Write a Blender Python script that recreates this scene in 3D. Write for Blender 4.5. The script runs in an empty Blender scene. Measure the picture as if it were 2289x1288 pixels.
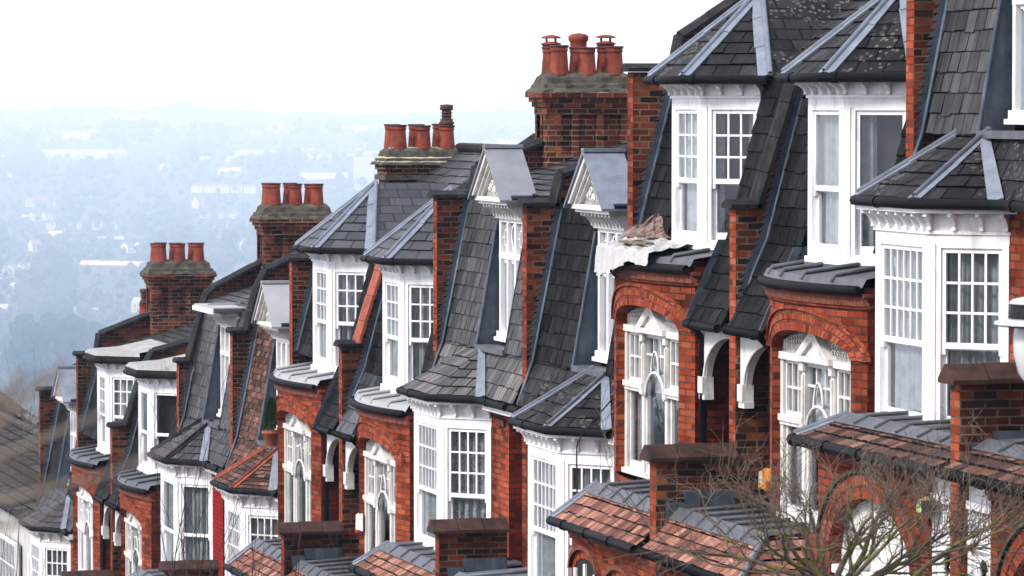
import bpy, math, random
from mathutils import Vector, Matrix
R = math.radians
random.seed(11)
S = bpy.context.scene
COL = S.collection

# ------------------------------------------------------------------ camera
# world: +Y runs down the street, +X is to the right (into the houses), Z up;
# the camera stands on the street at the origin, 1.7 m above the ground.
THETA = 15.5; PITCH = math.degrees(math.atan((644 - 230) / 9300))
cam = bpy.data.cameras.new("camera"); camo = bpy.data.objects.new("camera", cam)
COL.objects.link(camo); S.camera = camo
cam.sensor_width = 36; cam.lens = 36 * 9300 / 2289
camo.location = (0, 0, 0); camo.rotation_euler = (R(90 - PITCH), 0, R(-THETA))
cam.clip_start = 0.2; cam.clip_end = 20000
cam.dof.use_dof = True; cam.dof.focus_distance = 50; cam.dof.aperture_fstop = 9

# ------------------------------------------------------------------ light
SUN_EL, SUN_AZ = 40, -106          # azimuth measured from +Y (down the street), negative = to the left
w = bpy.data.worlds.new("World"); S.world = w; w.use_nodes = True
nt = w.node_tree; nt.nodes.clear()
sky = nt.nodes.new("ShaderNodeTexSky"); sky.sky_type = 'NISHITA'; sky.sun_disc = False
sky.sun_elevation = R(SUN_EL); sky.sun_rotation = R(SUN_AZ)
sky.air_density = 1.0; sky.dust_density = 6.0; sky.ozone_density = 1.0; sky.altitude = 0
bg = nt.nodes.new("ShaderNodeBackground"); bg.inputs[1].default_value = 0.15
wo = nt.nodes.new("ShaderNodeOutputWorld")
# a bright thin overcast veil over the blue
veil = nt.nodes.new("ShaderNodeMix"); veil.data_type = 'RGBA'; veil.inputs[0].default_value = .88
nt.links.new(sky.outputs[0], veil.inputs[6]); veil.inputs[7].default_value = (10.3, 10.6, 12.6, 1)
nt.links.new(veil.outputs[2], bg.inputs[0]); nt.links.new(bg.outputs[0], wo.inputs[0])
sl = bpy.data.lights.new("sun", 'SUN'); so = bpy.data.objects.new("sun", sl); COL.objects.link(so)
sl.energy = 4.0; sl.angle = R(12); sl.color = (1, .95, .88)
dv = Vector((math.sin(R(SUN_AZ)) * math.cos(R(SUN_EL)), math.cos(R(SUN_AZ)) * math.cos(R(SUN_EL)), math.sin(R(SUN_EL))))
so.rotation_euler = dv.to_track_quat('Z', 'Y').to_euler(); so.location = (-30, 20, 40)
S.view_settings.view_transform = 'Standard'; S.view_settings.look = 'None'
HAZE = 1.9e-4        # density of the air per metre
S.view_settings.exposure = 0.0; S.view_settings.gamma = 1
S.render.engine = 'CYCLES'
S.cycles.use_denoising = True
S.cycles.max_bounces = 6; S.cycles.diffuse_bounces = 2; S.cycles.glossy_bounces = 3
S.cycles.transparent_max_bounces = 12; S.cycles.volume_bounces = 4
S.cycles.caustics_reflective = False; S.cycles.caustics_refractive = False

# ------------------------------------------------------------------ materials
class NT:
    def __init__(s, name):
        m = bpy.data.materials.new(name); m.use_nodes = True
        s.m = m; s.t = m.node_tree; s.t.nodes.clear()
        s.out = s.n('ShaderNodeOutputMaterial')
    def n(s, k, **kw):
        x = s.t.nodes.new(k)
        for a, b in kw.items(): setattr(x, a, b)
        return x
    def l(s, a, b): s.t.links.new(a, b)
    def bsdf(s, col=None, rough=.6, spec=.5, metal=0, bump=None, bd=.01, bs=1.0):
        p = s.n('ShaderNodeBsdfPrincipled')
        p.inputs['Roughness'].default_value = rough if not hasattr(rough, 'links') else .5
        if hasattr(rough, 'links'): s.l(rough, p.inputs['Roughness'])
        p.inputs['Specular IOR Level'].default_value = spec
        p.inputs['Metallic'].default_value = metal
        if col is not None:
            if hasattr(col, 'links'): s.l(col, p.inputs['Base Color'])
            else: p.inputs['Base Color'].default_value = (*col, 1)
        if bump is not None:
            b = s.n('ShaderNodeBump'); b.inputs['Distance'].default_value = bd; b.inputs['Strength'].default_value = bs
            s.l(bump, b.inputs['Height']); s.l(b.outputs[0], p.inputs['Normal'])
        s.l(p.outputs[0], s.out.inputs[0]); return p
    def uv(s): return s.n('ShaderNodeTexCoord').outputs['UV']
    def pos(s): return s.n('ShaderNodeNewGeometry').outputs['Position']
    def mapv(s, v, scale):
        m = s.n('ShaderNodeMapping'); m.inputs['Scale'].default_value = scale; s.l(v, m.inputs[0]); return m.outputs[0]
    def noise(s, v, scale, detail=4, rough=.55, dist=0):
        x = s.n('ShaderNodeTexNoise'); x.inputs['Scale'].default_value = scale; x.inputs['Detail'].default_value = detail
        x.inputs['Roughness'].default_value = rough; x.inputs['Distortion'].default_value = dist
        s.l(v, x.inputs['Vector']); return x.outputs['Fac']
    def ramp(s, f, stops, interp='LINEAR'):
        r = s.n('ShaderNodeValToRGB'); e = r.color_ramp; e.interpolation = interp
        while len(e.elements) < len(stops): e.elements.new(.5)
        for x, (p, c) in zip(e.elements, stops):
            x.position = p; x.color = (*c, 1) if len(c) == 3 else c
        s.l(f, r.inputs[0]); return r.outputs[0]
    def mix(s, f, a, b, mode='MIX'):
        x = s.n('ShaderNodeMix', data_type='RGBA', blend_type=mode)
        for i, v in ((0, f), (6, a), (7, b)):
            if hasattr(v, 'links'): s.l(v, x.inputs[i])
            elif i == 0: x.inputs[0].default_value = v
            else: x.inputs[i].default_value = (*v, 1)
        return x.outputs[2]
    def math(s, op, a, b=0.5, clamp=False):
        x = s.n('ShaderNodeMath', operation=op); x.use_clamp = clamp
        for i, v in ((0, a), (1, b)):
            if hasattr(v, 'links'): s.l(v, x.inputs[i])
            else: x.inputs[i].default_value = v
        return x.outputs[0]

def g3(v): return (v, v, v)

def brick_mat(name, stops, mortar, soot=.5, soot_scale=.9, bw=.225, rh=.075, ms=.009, msv=.15, rough=.85):
    N = NT(name); uv = N.uv()
    b = N.n('ShaderNodeTexBrick'); b.offset = .5
    b.inputs['Scale'].default_value = 1; b.inputs['Brick Width'].default_value = bw; b.inputs['Row Height'].default_value = rh
    b.inputs['Mortar Size'].default_value = ms; b.inputs['Mortar Smooth'].default_value = msv
    b.inputs['Color1'].default_value = (0, 0, 0, 1); b.inputs['Color2'].default_value = (1, 1, 1, 1); b.inputs['Mortar'].default_value = (.5, .5, .5, 1)
    # slightly crooked courses
    wob = N.n('ShaderNodeTexNoise'); wob.inputs['Scale'].default_value = 5; N.l(uv, wob.inputs['Vector'])
    off = N.n('ShaderNodeVectorMath', operation='SCALE'); N.l(wob.outputs['Color'], off.inputs[0]); off.inputs['Scale'].default_value = .012
    ad = N.n('ShaderNodeVectorMath', operation='ADD'); N.l(uv, ad.inputs[0]); N.l(off.outputs[0], ad.inputs[1])
    N.l(ad.outputs[0], b.inputs['Vector'])
    tone = N.ramp(b.outputs['Color'], stops)
    fine = N.noise(uv, 40, 5)
    tone = N.mix(.5, tone, N.ramp(fine, [(.25, g3(.35)), (.75, g3(1.0))]), 'MULTIPLY')
    mn = N.noise(uv, 3.0, 3)
    mort = N.ramp(mn, [(.35, tuple(c * .35 for c in mortar)), (.65, mortar)])
    col = N.mix(b.outputs['Fac'], tone, mort)
    if soot:
        p = N.pos(); sn = N.noise(N.mapv(p, (1, 1, .55)), soot_scale, 5, .6)
        lo = 1 - soot
        col = N.mix(1.0, col, N.ramp(sn, [(.36, (lo, lo * .95, lo * .92)), (.62, g3(1))]), 'MULTIPLY')
    h = N.math('SUBTRACT', N.math('MULTIPLY', fine, .35), b.outputs['Fac'])
    N.bsdf(col, rough, .06, bump=h, bd=.008); return N.m

def slate_mat(name, base, var, bw=.3, rh=.2, lichen=0, streak=.6, rough=.55, tint=(1, 1, 1), spec=.12):
    N = NT(name); uv = N.uv()
    b = N.n('ShaderNodeTexBrick'); b.offset = .5
    b.inputs['Scale'].default_value = 1; b.inputs['Brick Width'].default_value = bw; b.inputs['Row Height'].default_value = rh
    b.inputs['Mortar Size'].default_value = .011; b.inputs['Mortar Smooth'].default_value = .2
    b.inputs['Color1'].default_value = (0, 0, 0, 1); b.inputs['Color2'].default_value = (1, 1, 1, 1); b.inputs['Mortar'].default_value = (.5, .5, .5, 1)
    N.l(uv, b.inputs['Vector'])
    t = lambda v: tuple(v * c for c in tint)
    tone = N.ramp(b.outputs['Color'], [(0, t(base * (1 - var))), (.5, t(base)), (.8, t(base * (1 + var))), (1, t(base * (1 + 2 * var)))])
    st = N.noise(N.mapv(uv, (14, 1.6, 1)), 1.0, 5, .65)
    tone = N.mix(streak, tone, N.ramp(st, [(.3, g3(.45)), (.55, g3(1)), (.75, g3(2.0))]), 'MULTIPLY')
    big = N.noise(uv, 1.3, 3)
    tone = N.mix(.5, tone, N.ramp(big, [(.3, g3(.6)), (.7, g3(1.35))]), 'MULTIPLY')
    col = N.mix(b.outputs['Fac'], tone, g3(base * .12))
    if lichen:
        v = N.n('ShaderNodeTexVoronoi'); v.inputs['Scale'].default_value = 16; v.inputs['Randomness'].default_value = 1; N.l(uv, v.inputs['Vector'])
        ring = N.ramp(v.outputs['Distance'], [(.10, g3(0)), (.2, g3(1)), (.3, g3(1)), (.36, g3(0))])
        zone = N.ramp(N.noise(uv, 1.1, 2), [(.56 - lichen * .1, g3(0)), (.66 - lichen * .1, g3(1))])
        f = N.mix(1.0, ring, zone, 'MULTIPLY')
        col = N.mix(N.math('MULTIPLY', f, .55), col, (.22, .215, .17))
    h = N.math('SUBTRACT', N.math('MULTIPLY', N.noise(uv, 28, 4), .4), b.outputs['Fac'])
    rr = N.ramp(N.noise(uv, 5, 3), [(.3, g3(rough - .1)), (.7, g3(rough + .16))])
    N.bsdf(col, rr, spec, bump=h, bd=.006); return N.m

def tile_mat(name, stops, bw=.17, rh=.1, rough=.75):
    N = NT(name); uv = N.uv()
    b = N.n('ShaderNodeTexBrick'); b.offset = .5
    b.inputs['Scale'].default_value = 1; b.inputs['Brick Width'].default_value = bw; b.inputs['Row Height'].default_value = rh
    b.inputs['Mortar Size'].default_value = .006; b.inputs['Mortar Smooth'].default_value = .1
    b.inputs['Color1'].default_value = (0, 0, 0, 1); b.inputs['Color2'].default_value = (1, 1, 1, 1); b.inputs['Mortar'].default_value = (.5, .5, .5, 1)
    N.l(uv, b.inputs['Vector'])
    tone = N.ramp(b.outputs['Color'], stops)
    dirt = N.noise(uv, 4.5, 5, .6)
    tone = N.mix(.75, tone, N.ramp(dirt, [(.35, g3(.4)), (.6, g3(1.1))]), 'MULTIPLY')
    col = N.mix(b.outputs['Fac'], tone, (.012, .01, .009))
    h = N.math('SUBTRACT', N.math('MULTIPLY', N.noise(uv, 30, 3), .3), b.outputs['Fac'])
    N.bsdf(col, rough, .12, bump=h, bd=.008); return N.m

def plain(name, c, rough=.6, spec=.4, metal=0, var=.25, scale=3, bump=0, dirt=None):
    N = NT(name); p = N.pos()
    n = N.noise(p, scale, 5, .6)
    col = N.ramp(n, [(.3, tuple(x * (1 - var) for x in c)), (.7, tuple(min(1, x * (1 + var * .5)) for x in c))])
    if dirt:
        d = N.noise(N.mapv(p, (3, 3, .8)), 2.2, 6, .65)
        col = N.mix(N.ramp(d, [(.5, g3(0)), (.72, g3(dirt[0]))]), col, dirt[1])
    if bump: N.bsdf(col, rough, spec, metal, bump=N.noise(p, scale * 6, 4), bd=bump)
    else: N.bsdf(col, rough, spec, metal)
    return N.m

def glass_mat(name, tint=(.75, .8, .85), fac=.12):
    N = NT(name)
    tr = N.n('ShaderNodeBsdfTransparent'); tr.inputs[0].default_value = (*tint, 1)
    gl = N.n('ShaderNodeBsdfGlossy'); gl.inputs['Roughness'].default_value = .06; gl.inputs['Color'].default_value = (.95, .97, 1, 1)
    # old wavy panes
    b = N.n('ShaderNodeBump'); b.inputs['Distance'].default_value = .012; b.inputs['Strength'].default_value = .35
    N.l(N.noise(N.mapv(N.pos(), (5, 5, 2)), 1.0, 3), b.inputs['Height']); N.l(b.outputs[0], gl.inputs['Normal'])
    lw = N.n('ShaderNodeFresnel')
    bf = N.n('ShaderNodeNewGeometry').outputs['Backfacing']; ior = N.math('SUBTRACT', 1.42, N.math('MULTIPLY', bf, 1.42 - 1 / 1.42)); N.l(ior, lw.inputs['IOR'])
    f = N.math('ADD', lw.outputs[0], fac * .3, True)
    mx = N.n('ShaderNodeMixShader'); N.l(f, mx.inputs[0]); N.l(tr.outputs[0], mx.inputs[1]); N.l(gl.outputs[0], mx.inputs[2])
    N.l(mx.outputs[0], N.out.inputs[0]); return N.m

def moss_mat(name, bark, moss, amt=.5):
    N = NT(name); p = N.pos()
    n = N.noise(p, 9, 5, .6); f = N.ramp(n, [(.62 - amt * .25, g3(0)), (.72 - amt * .25, g3(1))])
    col = N.mix(f, N.ramp(N.noise(p, 60, 3), [(.3, tuple(c * .5 for c in bark)), (.7, bark)]), moss)
    N.bsdf(col, .9, .2, bump=N.noise(p, 90, 3), bd=.004); return N.m

RED = [(0, (.12, .022, .011)), (.22, (.32, .05, .019)), (.6, (.4, .075, .03)), (1, (.47, .12, .055))]
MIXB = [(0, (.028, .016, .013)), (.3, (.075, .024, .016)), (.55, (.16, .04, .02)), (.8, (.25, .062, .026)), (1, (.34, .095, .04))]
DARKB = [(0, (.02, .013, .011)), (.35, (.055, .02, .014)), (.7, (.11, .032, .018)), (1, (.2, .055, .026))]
M = {
 'front': brick_mat('red facing brick', RED, (.12, .085, .065), .55, 1.3, ms=.008),
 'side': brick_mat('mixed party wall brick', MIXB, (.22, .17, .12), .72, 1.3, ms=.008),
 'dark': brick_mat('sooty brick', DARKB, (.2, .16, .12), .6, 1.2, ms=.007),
 'stack': brick_mat('brown chimney brick', [(0, (.035, .016, .012)), (.35, (.1, .028, .017)), (.7, (.17, .045, .025)), (1, (.25, .07, .036))], (.3, .25, .18), .5, 1.3, ms=.008),
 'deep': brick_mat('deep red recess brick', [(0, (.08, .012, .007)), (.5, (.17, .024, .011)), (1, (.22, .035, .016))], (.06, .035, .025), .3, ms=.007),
 'arch': brick_mat('arch voussoir brick', RED, (.13, .08, .06), .25, .8, bw=.068, rh=.115, ms=.008),
 'painted': brick_mat('brick painted scarlet', [(0, (.3, .014, .012)), (1, (.37, .02, .017))], (.2, .012, .01), .15),
 'rope': plain('dark terracotta moulding', (.17, .05, .028), .8, .3, var=.6, scale=14),
 'terra': plain('terracotta', (.33, .085, .045), .7, .3, var=.4, scale=6, dirt=(.7, (.05, .03, .025))),
 'pot': plain('chimney pot clay', (.23, .05, .03), .75, .15, var=.45, scale=5, dirt=(.8, (.06, .025, .02))),
 'potrim': plain('sooty pot rim', (.08, .035, .03), .8, .3, var=.4, scale=9),
 'slate': slate_mat('welsh slate', .017, .32, lichen=.6, spec=.07),
 'slate_b': slate_mat('blue grey slate', .036, .25, bw=.36, rh=.2, streak=.35, tint=(.93, 1, 1.1), rough=.42, spec=.3),
 'slate_m': slate_mat('weathered mansard slate', .042, .34, bw=.24, rh=.2, streak=.9, rough=.5, spec=.2),
 'slate_d': slate_mat('dark mansard slate', .011, .38, bw=.27, rh=.2, streak=.7, rough=.6, spec=.05),
 'slate_w': slate_mat('pale streaked slate', .085, .45, bw=.24, rh=.2, streak=.95, tint=(1.05, 1, .93), spec=.2),
 'tile': tile_mat('red clay tile', [(0, (.11, .045, .032)), (.4, (.22, .088, .06)), (.75, (.3, .135, .095)), (1, (.38, .2, .15))]),
 'tile_d': tile_mat('weathered clay tile', [(0, (.03, .02, .018)), (.45, (.085, .042, .032)), (.8, (.15, .066, .047)), (1, (.22, .125, .09))]),
 'ctile': tile_mat('concrete roof tile', [(0, (.05, .045, .04)), (.5, (.09, .08, .07)), (1, (.14, .125, .11))], .3, .3, .9),
 'cope': plain('black coping tile', (.016, .016, .017), .65, .1, var=.5, scale=6, bump=.004, dirt=(.35, (.1, .1, .095))),
 'cope_r': plain('brown coping tile', (.06, .032, .025), .75, .15, var=.6, scale=5, bump=.004, dirt=(.6, (.02, .018, .016))),
 'lead': plain('lead sheet', (.1, .108, .12), .5, .25, .15, var=.35, scale=4, dirt=(.5, (.12, .13, .15))),
 'lead_l': plain('pale lead hip', (.19, .215, .26), .45, .4, .15, var=.3, scale=5, dirt=(.55, (.13, .15, .18))),
 'lead_p': plain('weathered lead roof', (.2, .21, .225), .45, .4, .15, var=.25, scale=3, dirt=(.6, (.2, .22, .25))),
 'lead_d': plain('dark lead flashing', (.06, .078, .105), .5, .3, .15, var=.4, scale=5, dirt=(.4, (.2, .22, .25))),
 'white': plain('white gloss paint', (.86, .86, .87), .45, .4, var=.08, scale=3, dirt=(.6, (.36, .35, .32))),
 'white_o': plain('old white paint', (.68, .67, .64), .55, .4, var=.15, scale=5, dirt=(.65, (.26, .25, .23))),
 'carve': plain('carved plaster', (.66, .65, .61), .7, .3, var=.5, scale=22, bump=.05),
 'flatroof': plain('pale flat roof', (.3, .31, .32), .6, .4, var=.12, scale=2, dirt=(.4, (.35, .36, .36))),
 'felt': plain('grey felt flat roof', (.3, .3, .28), .8, .3, var=.25, scale=3, dirt=(.6, (.12, .12, .11))),
 'gutter': plain('black gutter', (.006, .006, .0065), .6, .08, var=.3, scale=8),
 'stone': plain('mortar flaunching', (.095, .088, .07), .95, .08, var=.6, scale=7, bump=.02, dirt=(.6, (.045, .04, .035))),
 'sand': plain('fresh sand mortar', (.5, .42, .28), .9, .2, var=.4, scale=7, bump=.02),
 'glass': glass_mat('window glass'),
 'curtain': plain('pale net curtain', (.4, .4, .385), .9, .1, var=.4, scale=5),
 'lace': plain('lace curtain', (.42, .42, .41), .9, .1, var=.7, scale=24),
 'dim': plain('painted dark opening', (.03, .028, .026), .9, .1, var=.3, scale=2),  # near-black colour standing in for the darkness of unlit openings
 'blind': plain('pale blind', (.72, .71, .68), .8, .1, var=.1, scale=2),
}
M['cloth'] = plain('white plastic sheet', (.78, .78, .76), .4, .5, var=.12, scale=9, bump=.03, dirt=(.5, (.4, .38, .35)))

# ------------------------------------------------------------------ mesh builder
def wloc(o):
    v = Vector((0, 0, 0))
    while o is not None: v += o.location; o = o.parent
    return v

CELL = {'slate': (.3, .2), 'slate_b': (.36, .2), 'slate_m': (.24, .2), 'slate_w': (.24, .2), 'slate_d': (.27, .2), 'tile': (.17, .1), 'tile_d': (.17, .1), 'ctile': (.3, .3)}
class MB:
    def __init__(s): s.v = []; s.f = []; s.m = []; s.uv = []; s.sm = []; s.mats = []
    def mi(s, mat):
        mat = M[mat] if isinstance(mat, str) else mat
        if mat not in s.mats: s.mats.append(mat)
        return s.mats.index(mat)
    def face(s, pts, mat, uv=None):
        i = len(s.v); s.v += [Vector(p) for p in pts]
        s.f.append(tuple(range(i, i + len(pts)))); s.m.append(s.mi(mat)); s.uv.append(uv); s.sm.append(False)
    def idx(s, verts, faces, mat, smooth=True):
        i = len(s.v); s.v += [Vector(p) for p in verts]; k = s.mi(mat)
        for f in faces:
            s.f.append(tuple(a + i for a in f)); s.m.append(k); s.uv.append(None); s.sm.append(smooth)
    def box(s, x0, x1, y0, y1, z0, z1, mat):
        p = [Vector((x, y, z)) for z in (z0, z1) for y in (y0, y1) for x in (x0, x1)]
        for q in ((0, 1, 3, 2), (4, 5, 7, 6), (0, 1, 5, 4), (2, 3, 7, 6), (0, 2, 6, 4), (1, 3, 7, 5)):
            s.face([p[k] for k in q], mat)
    def lbox(s, fr, a0, a1, b0, b1, c0, c1, mat):
        p = [fr(a, b, c) for c in (c0, c1) for b in (b0, b1) for a in (a0, a1)]
        for q in ((0, 1, 3, 2), (4, 5, 7, 6), (0, 1, 5, 4), (2, 3, 7, 6), (0, 2, 6, 4), (1, 3, 7, 5)):
            s.face([p[k] for k in q], mat)
    def prism(s, poly, vec, mat, caps=True, cap_mat=None, side_mat=None):
        vec = Vector(vec); a = [Vector(p) for p in poly]; b = [p + vec for p in a]
        if caps: s.face(a, cap_mat or mat); s.face(b, cap_mat or mat)
        for i in range(len(a)):
            j = (i + 1) % len(a); s.face([a[i], a[j], b[j], b[i]], side_mat or mat)
    def tube(s, pts, rad, n, mat, cap=True):
        pts = [Vector(p) for p in pts]; V = []; F = []
        if not hasattr(rad, '__len__'): rad = [rad] * len(pts)
        up = None
        for i, p in enumerate(pts):
            d = (pts[min(i + 1, len(pts) - 1)] - pts[max(i - 1, 0)]).normalized()
            if up is None:
                up = d.orthogonal().normalized()
            up = (up - d * up.dot(d))
            up = up.normalized() if up.length > 1e-5 else d.orthogonal().normalized()
            sd = d.cross(up)
            for k in range(n):
                a = 2 * math.pi * k / n; V.append(p + (up * math.cos(a) + sd * math.sin(a)) * rad[i])
        for i in range(len(pts) - 1):
            for k in range(n):
                F.append((i * n + k, i * n + (k + 1) % n, (i + 1) * n + (k + 1) % n, (i + 1) * n + k))
        if cap: F.append(tuple(range(n))); F.append(tuple(range((len(pts) - 1) * n, len(pts) * n)))
        s.idx(V, F, mat)
    def lathe(s, c, prof, n, mat, a0=0, a1=2 * math.pi):
        c = Vector(c); V = []; F = []
        for r, z in prof:
            for k in range(n):
                a = a0 + (a1 - a0) * k / n; V.append(c + Vector((r * math.cos(a), r * math.sin(a), z)))
        for i in range(len(prof) - 1):
            for k in range(n): F.append((i * n + k, i * n + (k + 1) % n, (i + 1) * n + (k + 1) % n, (i + 1) * n + k))
        s.idx(V, F, mat)
    def slates(s, poly, mat, gauge=.2, lift=.014):
        P = [Vector(p) for p in poly]
        n = Vector((0, 0, 0))
        for i in range(len(P)): n += (P[i] - P[0]).cross(P[(i + 1) % len(P)] - P[0])
        n.normalize()
        if n.z < 0 or (abs(n.z) < 1e-4 and n.x > 0): n = -n
        t = Vector((0, 0, 1)).cross(n)
        t = t.normalized() if t.length > 1e-6 else Vector((0, 1, 0))
        up = n.cross(t)
        if up.z < 0: up = -up
        o = P[0]
        q = [((p - o).dot(t), (p - o).dot(up)) for p in P]
        u0 = o.dot(t); lo = min(b for a, b in q); hi = max(b for a, b in q)
        def clip(pl, c, keep_above):
            out = []
            for i in range(len(pl)):
                a, b = pl[i], pl[(i + 1) % len(pl)]
                ia = (a[1] >= c - 1e-9) if keep_above else (a[1] <= c + 1e-9)
                ib = (b[1] >= c - 1e-9) if keep_above else (b[1] <= c + 1e-9)
                if ia: out.append(a)
                if ia != ib:
                    k = (c - a[1]) / (b[1] - a[1]); out.append((a[0] + k * (b[0] - a[0]), c))
            return out
        bw, rh = CELL.get(mat, (.3, .2))
        def clipu(pl, c, keep_above):
            return [(a, b) for b, a in clip([(b, a) for a, b in pl], c, keep_above)]
        rnd = random.Random(int(abs(P[0].y * 37 + P[0].z * 91)) + len(P))
        s.face([p - n * .012 for p in P], 'gutter')
        nb = max(1, int(math.ceil((hi - lo) / gauge - 1e-6)))
        for i in range(nb):
            v0, v1 = lo + i * gauge, min(hi, lo + (i + 1) * gauge)
            pl = clip(clip(q, v0, True), v1, False)
            if len(pl) < 3: continue
            us_ = [a for a, b in pl]; off = -.5 * bw if i % 2 == 0 else 0
            k0 = int(math.floor((min(us_) + u0 - off) / bw)); k1 = int(math.ceil((max(us_) + u0 - off) / bw))
            for k in range(k0, k1):
                ua, ub = k * bw + off - u0, (k + 1) * bw + off - u0
                c = clipu(clipu(pl, ua + .003, True), ub - .003, False)
                if len(c) < 3: continue
                lf = lift * rnd.uniform(.75, 1.45); tw = rnd.uniform(-.004, .004); dr = rnd.uniform(-.007, .007) - (.03 if rnd.random() < .025 else 0)
                mid = (ua + ub) / 2; hh = max(1e-6, v1 - v0)
                pts = []; uvs = []
                for a, b in c:
                    f = (b - v0) / hh; bb = b + (1 - f) * (dr + (a - mid) / bw * tw * 2)
                    pts.append(o + t * a + up * bb + n * (lf * (1 - f) + (a - mid) / bw * tw)); uvs.append((a + u0, (i + .03 + .94 * f) * rh))
                s.face(pts, mat, uvs)
                bot = [j for j, (a, b) in enumerate(c) if abs(b - v0) < 1e-6]
                if len(bot) >= 2:
                    e = [pts[j] for j in bot]
                    s.face([e[0], e[-1], e[-1] - n * (lf + .008), e[0] - n * (lf + .008)], mat, [(uvs[bot[0]][0], (i + .02) * rh)] * 4)
    def build(s, name, parent=None, label=None, loc=None):
        me = bpy.data.meshes.new(name)
        org = wloc(parent) if parent is not None else Vector(loc if loc is not None else (0, 0, 0))
        me.from_pydata([tuple(p - org) for p in s.v], [], s.f)
        for m in s.mats: me.materials.append(m)
        me.polygons.foreach_set('material_index', s.m); me.polygons.foreach_set('use_smooth', s.sm)
        ul = me.uv_layers.new(name='uv'); dat = []
        for f, uv in zip(s.f, s.uv):
            if uv: dat += [c for p in uv for c in p]; continue
            P = [s.v[k] for k in f]; n = Vector((0, 0, 0))
            for i in range(len(P)): n += (P[i] - P[0]).cross(P[(i + 1) % len(P)] - P[0])
            if n.length > 0: n.normalize()
            if abs(n.z) < .25:
                k = 1 if abs(n.x) >= abs(n.y) else 0
                for p in P: dat += [p[k], p.z]
            elif abs(n.z) > .97:
                for p in P: dat += [p.x, p.y]
            else:
                if n.z < 0: n = -n
                t = Vector((0, 0, 1)).cross(n).normalized(); up = n.cross(t)
                for p in P: dat += [p.dot(t), p.dot(up)]
        ul.data.foreach_set('uv', dat)
        me.update()
        o = bpy.data.objects.new(name, me); COL.objects.link(o)
        if parent is not None: o.parent = parent
        elif loc is not None: o.location = loc
        if label: o['label'] = label
        return o

def thing(name, loc, label, cat, group=None):
    o = bpy.data.objects.new(name, None); COL.objects.link(o); o.location = loc; o.empty_display_size = .3
    o['label'] = label; o['category'] = cat
    if group: o['group'] = group
    return o
def tag(o, label, cat, group=None):
    o['label'] = label; o['category'] = cat
    if group: o['group'] = group
    return o
def struct(o, kind='structure'): o['kind'] = kind; return o

def ground(y): return -1.7 - .138 * y

def frame(o, u, n):
    o, u, n = Vector(o), Vector(u).normalized(), Vector(n).normalized()
    return lambda a, b, c: o + u * a + Vector((0, 0, b)) + n * c

# ------------------------------------------------------------------ windows
def window(par, o, u, n, w, h, cols=3, rows=3, meet=.42, fr=.045, curtain='curtain', cover=((0, 1),), lower=(1, 1), fmat='white', name='sash_window', style='sash'):
    """a sash window; o = lower corner of the opening on the wall face, u along, n outwards"""
    F = frame(o, u, n); m = MB()
    m.lbox(F, 0, fr, 0, h, -.1, .0, fmat); m.lbox(F, w - fr, w, 0, h, -.1, .0, fmat)
    m.lbox(F, fr, w - fr, h - fr * .8, h, -.1, 0, fmat); m.lbox(F, fr, w - fr, 0, fr * 1.0, -.1, 0, fmat)
    zb = h * meet
    def sash(b0, b1, cc, c, r, bot=.05):
        a0, a1 = fr, w - fr; s_ = .042
        m.lbox(F, a0, a0 + s_, b0, b1, cc - .035, cc, fmat); m.lbox(F, a1 - s_, a1, b0, b1, cc - .035, cc, fmat)
        m.lbox(F, a0 + s_, a1 - s_, b0, b0 + bot, cc - .035, cc, fmat); m.lbox(F, a0 + s_, a1 - s_, b1 - .045, b1, cc - .035, cc, fmat)
        iw = a1 - a0 - 2 * s_; ih = b1 - .045 - b0 - bot
        for i in range(1, c):
            x = a0 + s_ + iw * i / c; m.lbox(F, x - .011, x + .011, b0 + bot, b1 - .045, cc - .03, cc - .004, fmat)
        for j in range(1, r):
            z = b0 + bot + ih * j / r; m.lbox(F, a0 + s_, a1 - s_, z - .011, z + .011, cc - .031, cc - .003, fmat)
    g = MB()
    if style == 'sash':
        sash(zb, h - fr * .8, -.022, cols, rows, .055); sash(fr, zb + .03, -.06, *lower, bot=.085)
        # sash horns
        for a in (fr, w - fr - .04): m.lbox(F, a, a + .04, zb - .055, zb, -.055, -.022, fmat)
        g.face([F(fr, zb, -.04), F(w - fr, zb, -.04), F(w - fr, h - fr, -.04), F(fr, h - fr, -.04)], 'glass')
        g.face([F(fr, fr, -.078), F(w - fr, fr, -.078), F(w - fr, zb, -.078), F(fr, zb, -.078)], 'glass')
    elif style == 'case':
        sash(fr, h - fr * .8, -.03, cols, rows, .06)
        g.face([F(fr, fr, -.048), F(w - fr, fr, -.048), F(w - fr, h - fr, -.048), F(fr, h - fr, -.048)], 'glass')
    W = m.build(name, par)
    g.build('glass', W)
    if curtain:
        c = MB(); V = []; Fc = []
        for (q0, q1) in cover:
            k = max(8, int(70 * (q1 - q0))); i0 = len(V); rz = random.random() * 9
            for i in range(k + 1):
                t = q0 + (q1 - q0) * i / k; a = fr * .5 + (w - fr) * t
                cc = -.15 + .032 * math.sin(t * w * 44 + rz + 1.5 * math.sin(t * 5 + rz)) + .014 * math.sin(t * w * 101 + rz * 2)
                V.append(F(a, h - .02, cc)); V.append(F(a + .012 * math.sin(7 * t + rz), .02, cc + .01 * math.sin(t * 31)))
            for i in range(k): Fc.append((i0 + 2 * i, i0 + 2 * i + 2, i0 + 2 * i + 3, i0 + 2 * i + 1))
        c.idx(V, Fc, curtain); c.build('curtain', W)
    d = MB(); d.lbox(F, .0, w, .0, h, -.26, -.24, 'dim'); d.build('dark_room_board', W)  # near-black board behind the panes, room darkness put into its colour
    return W

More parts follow.
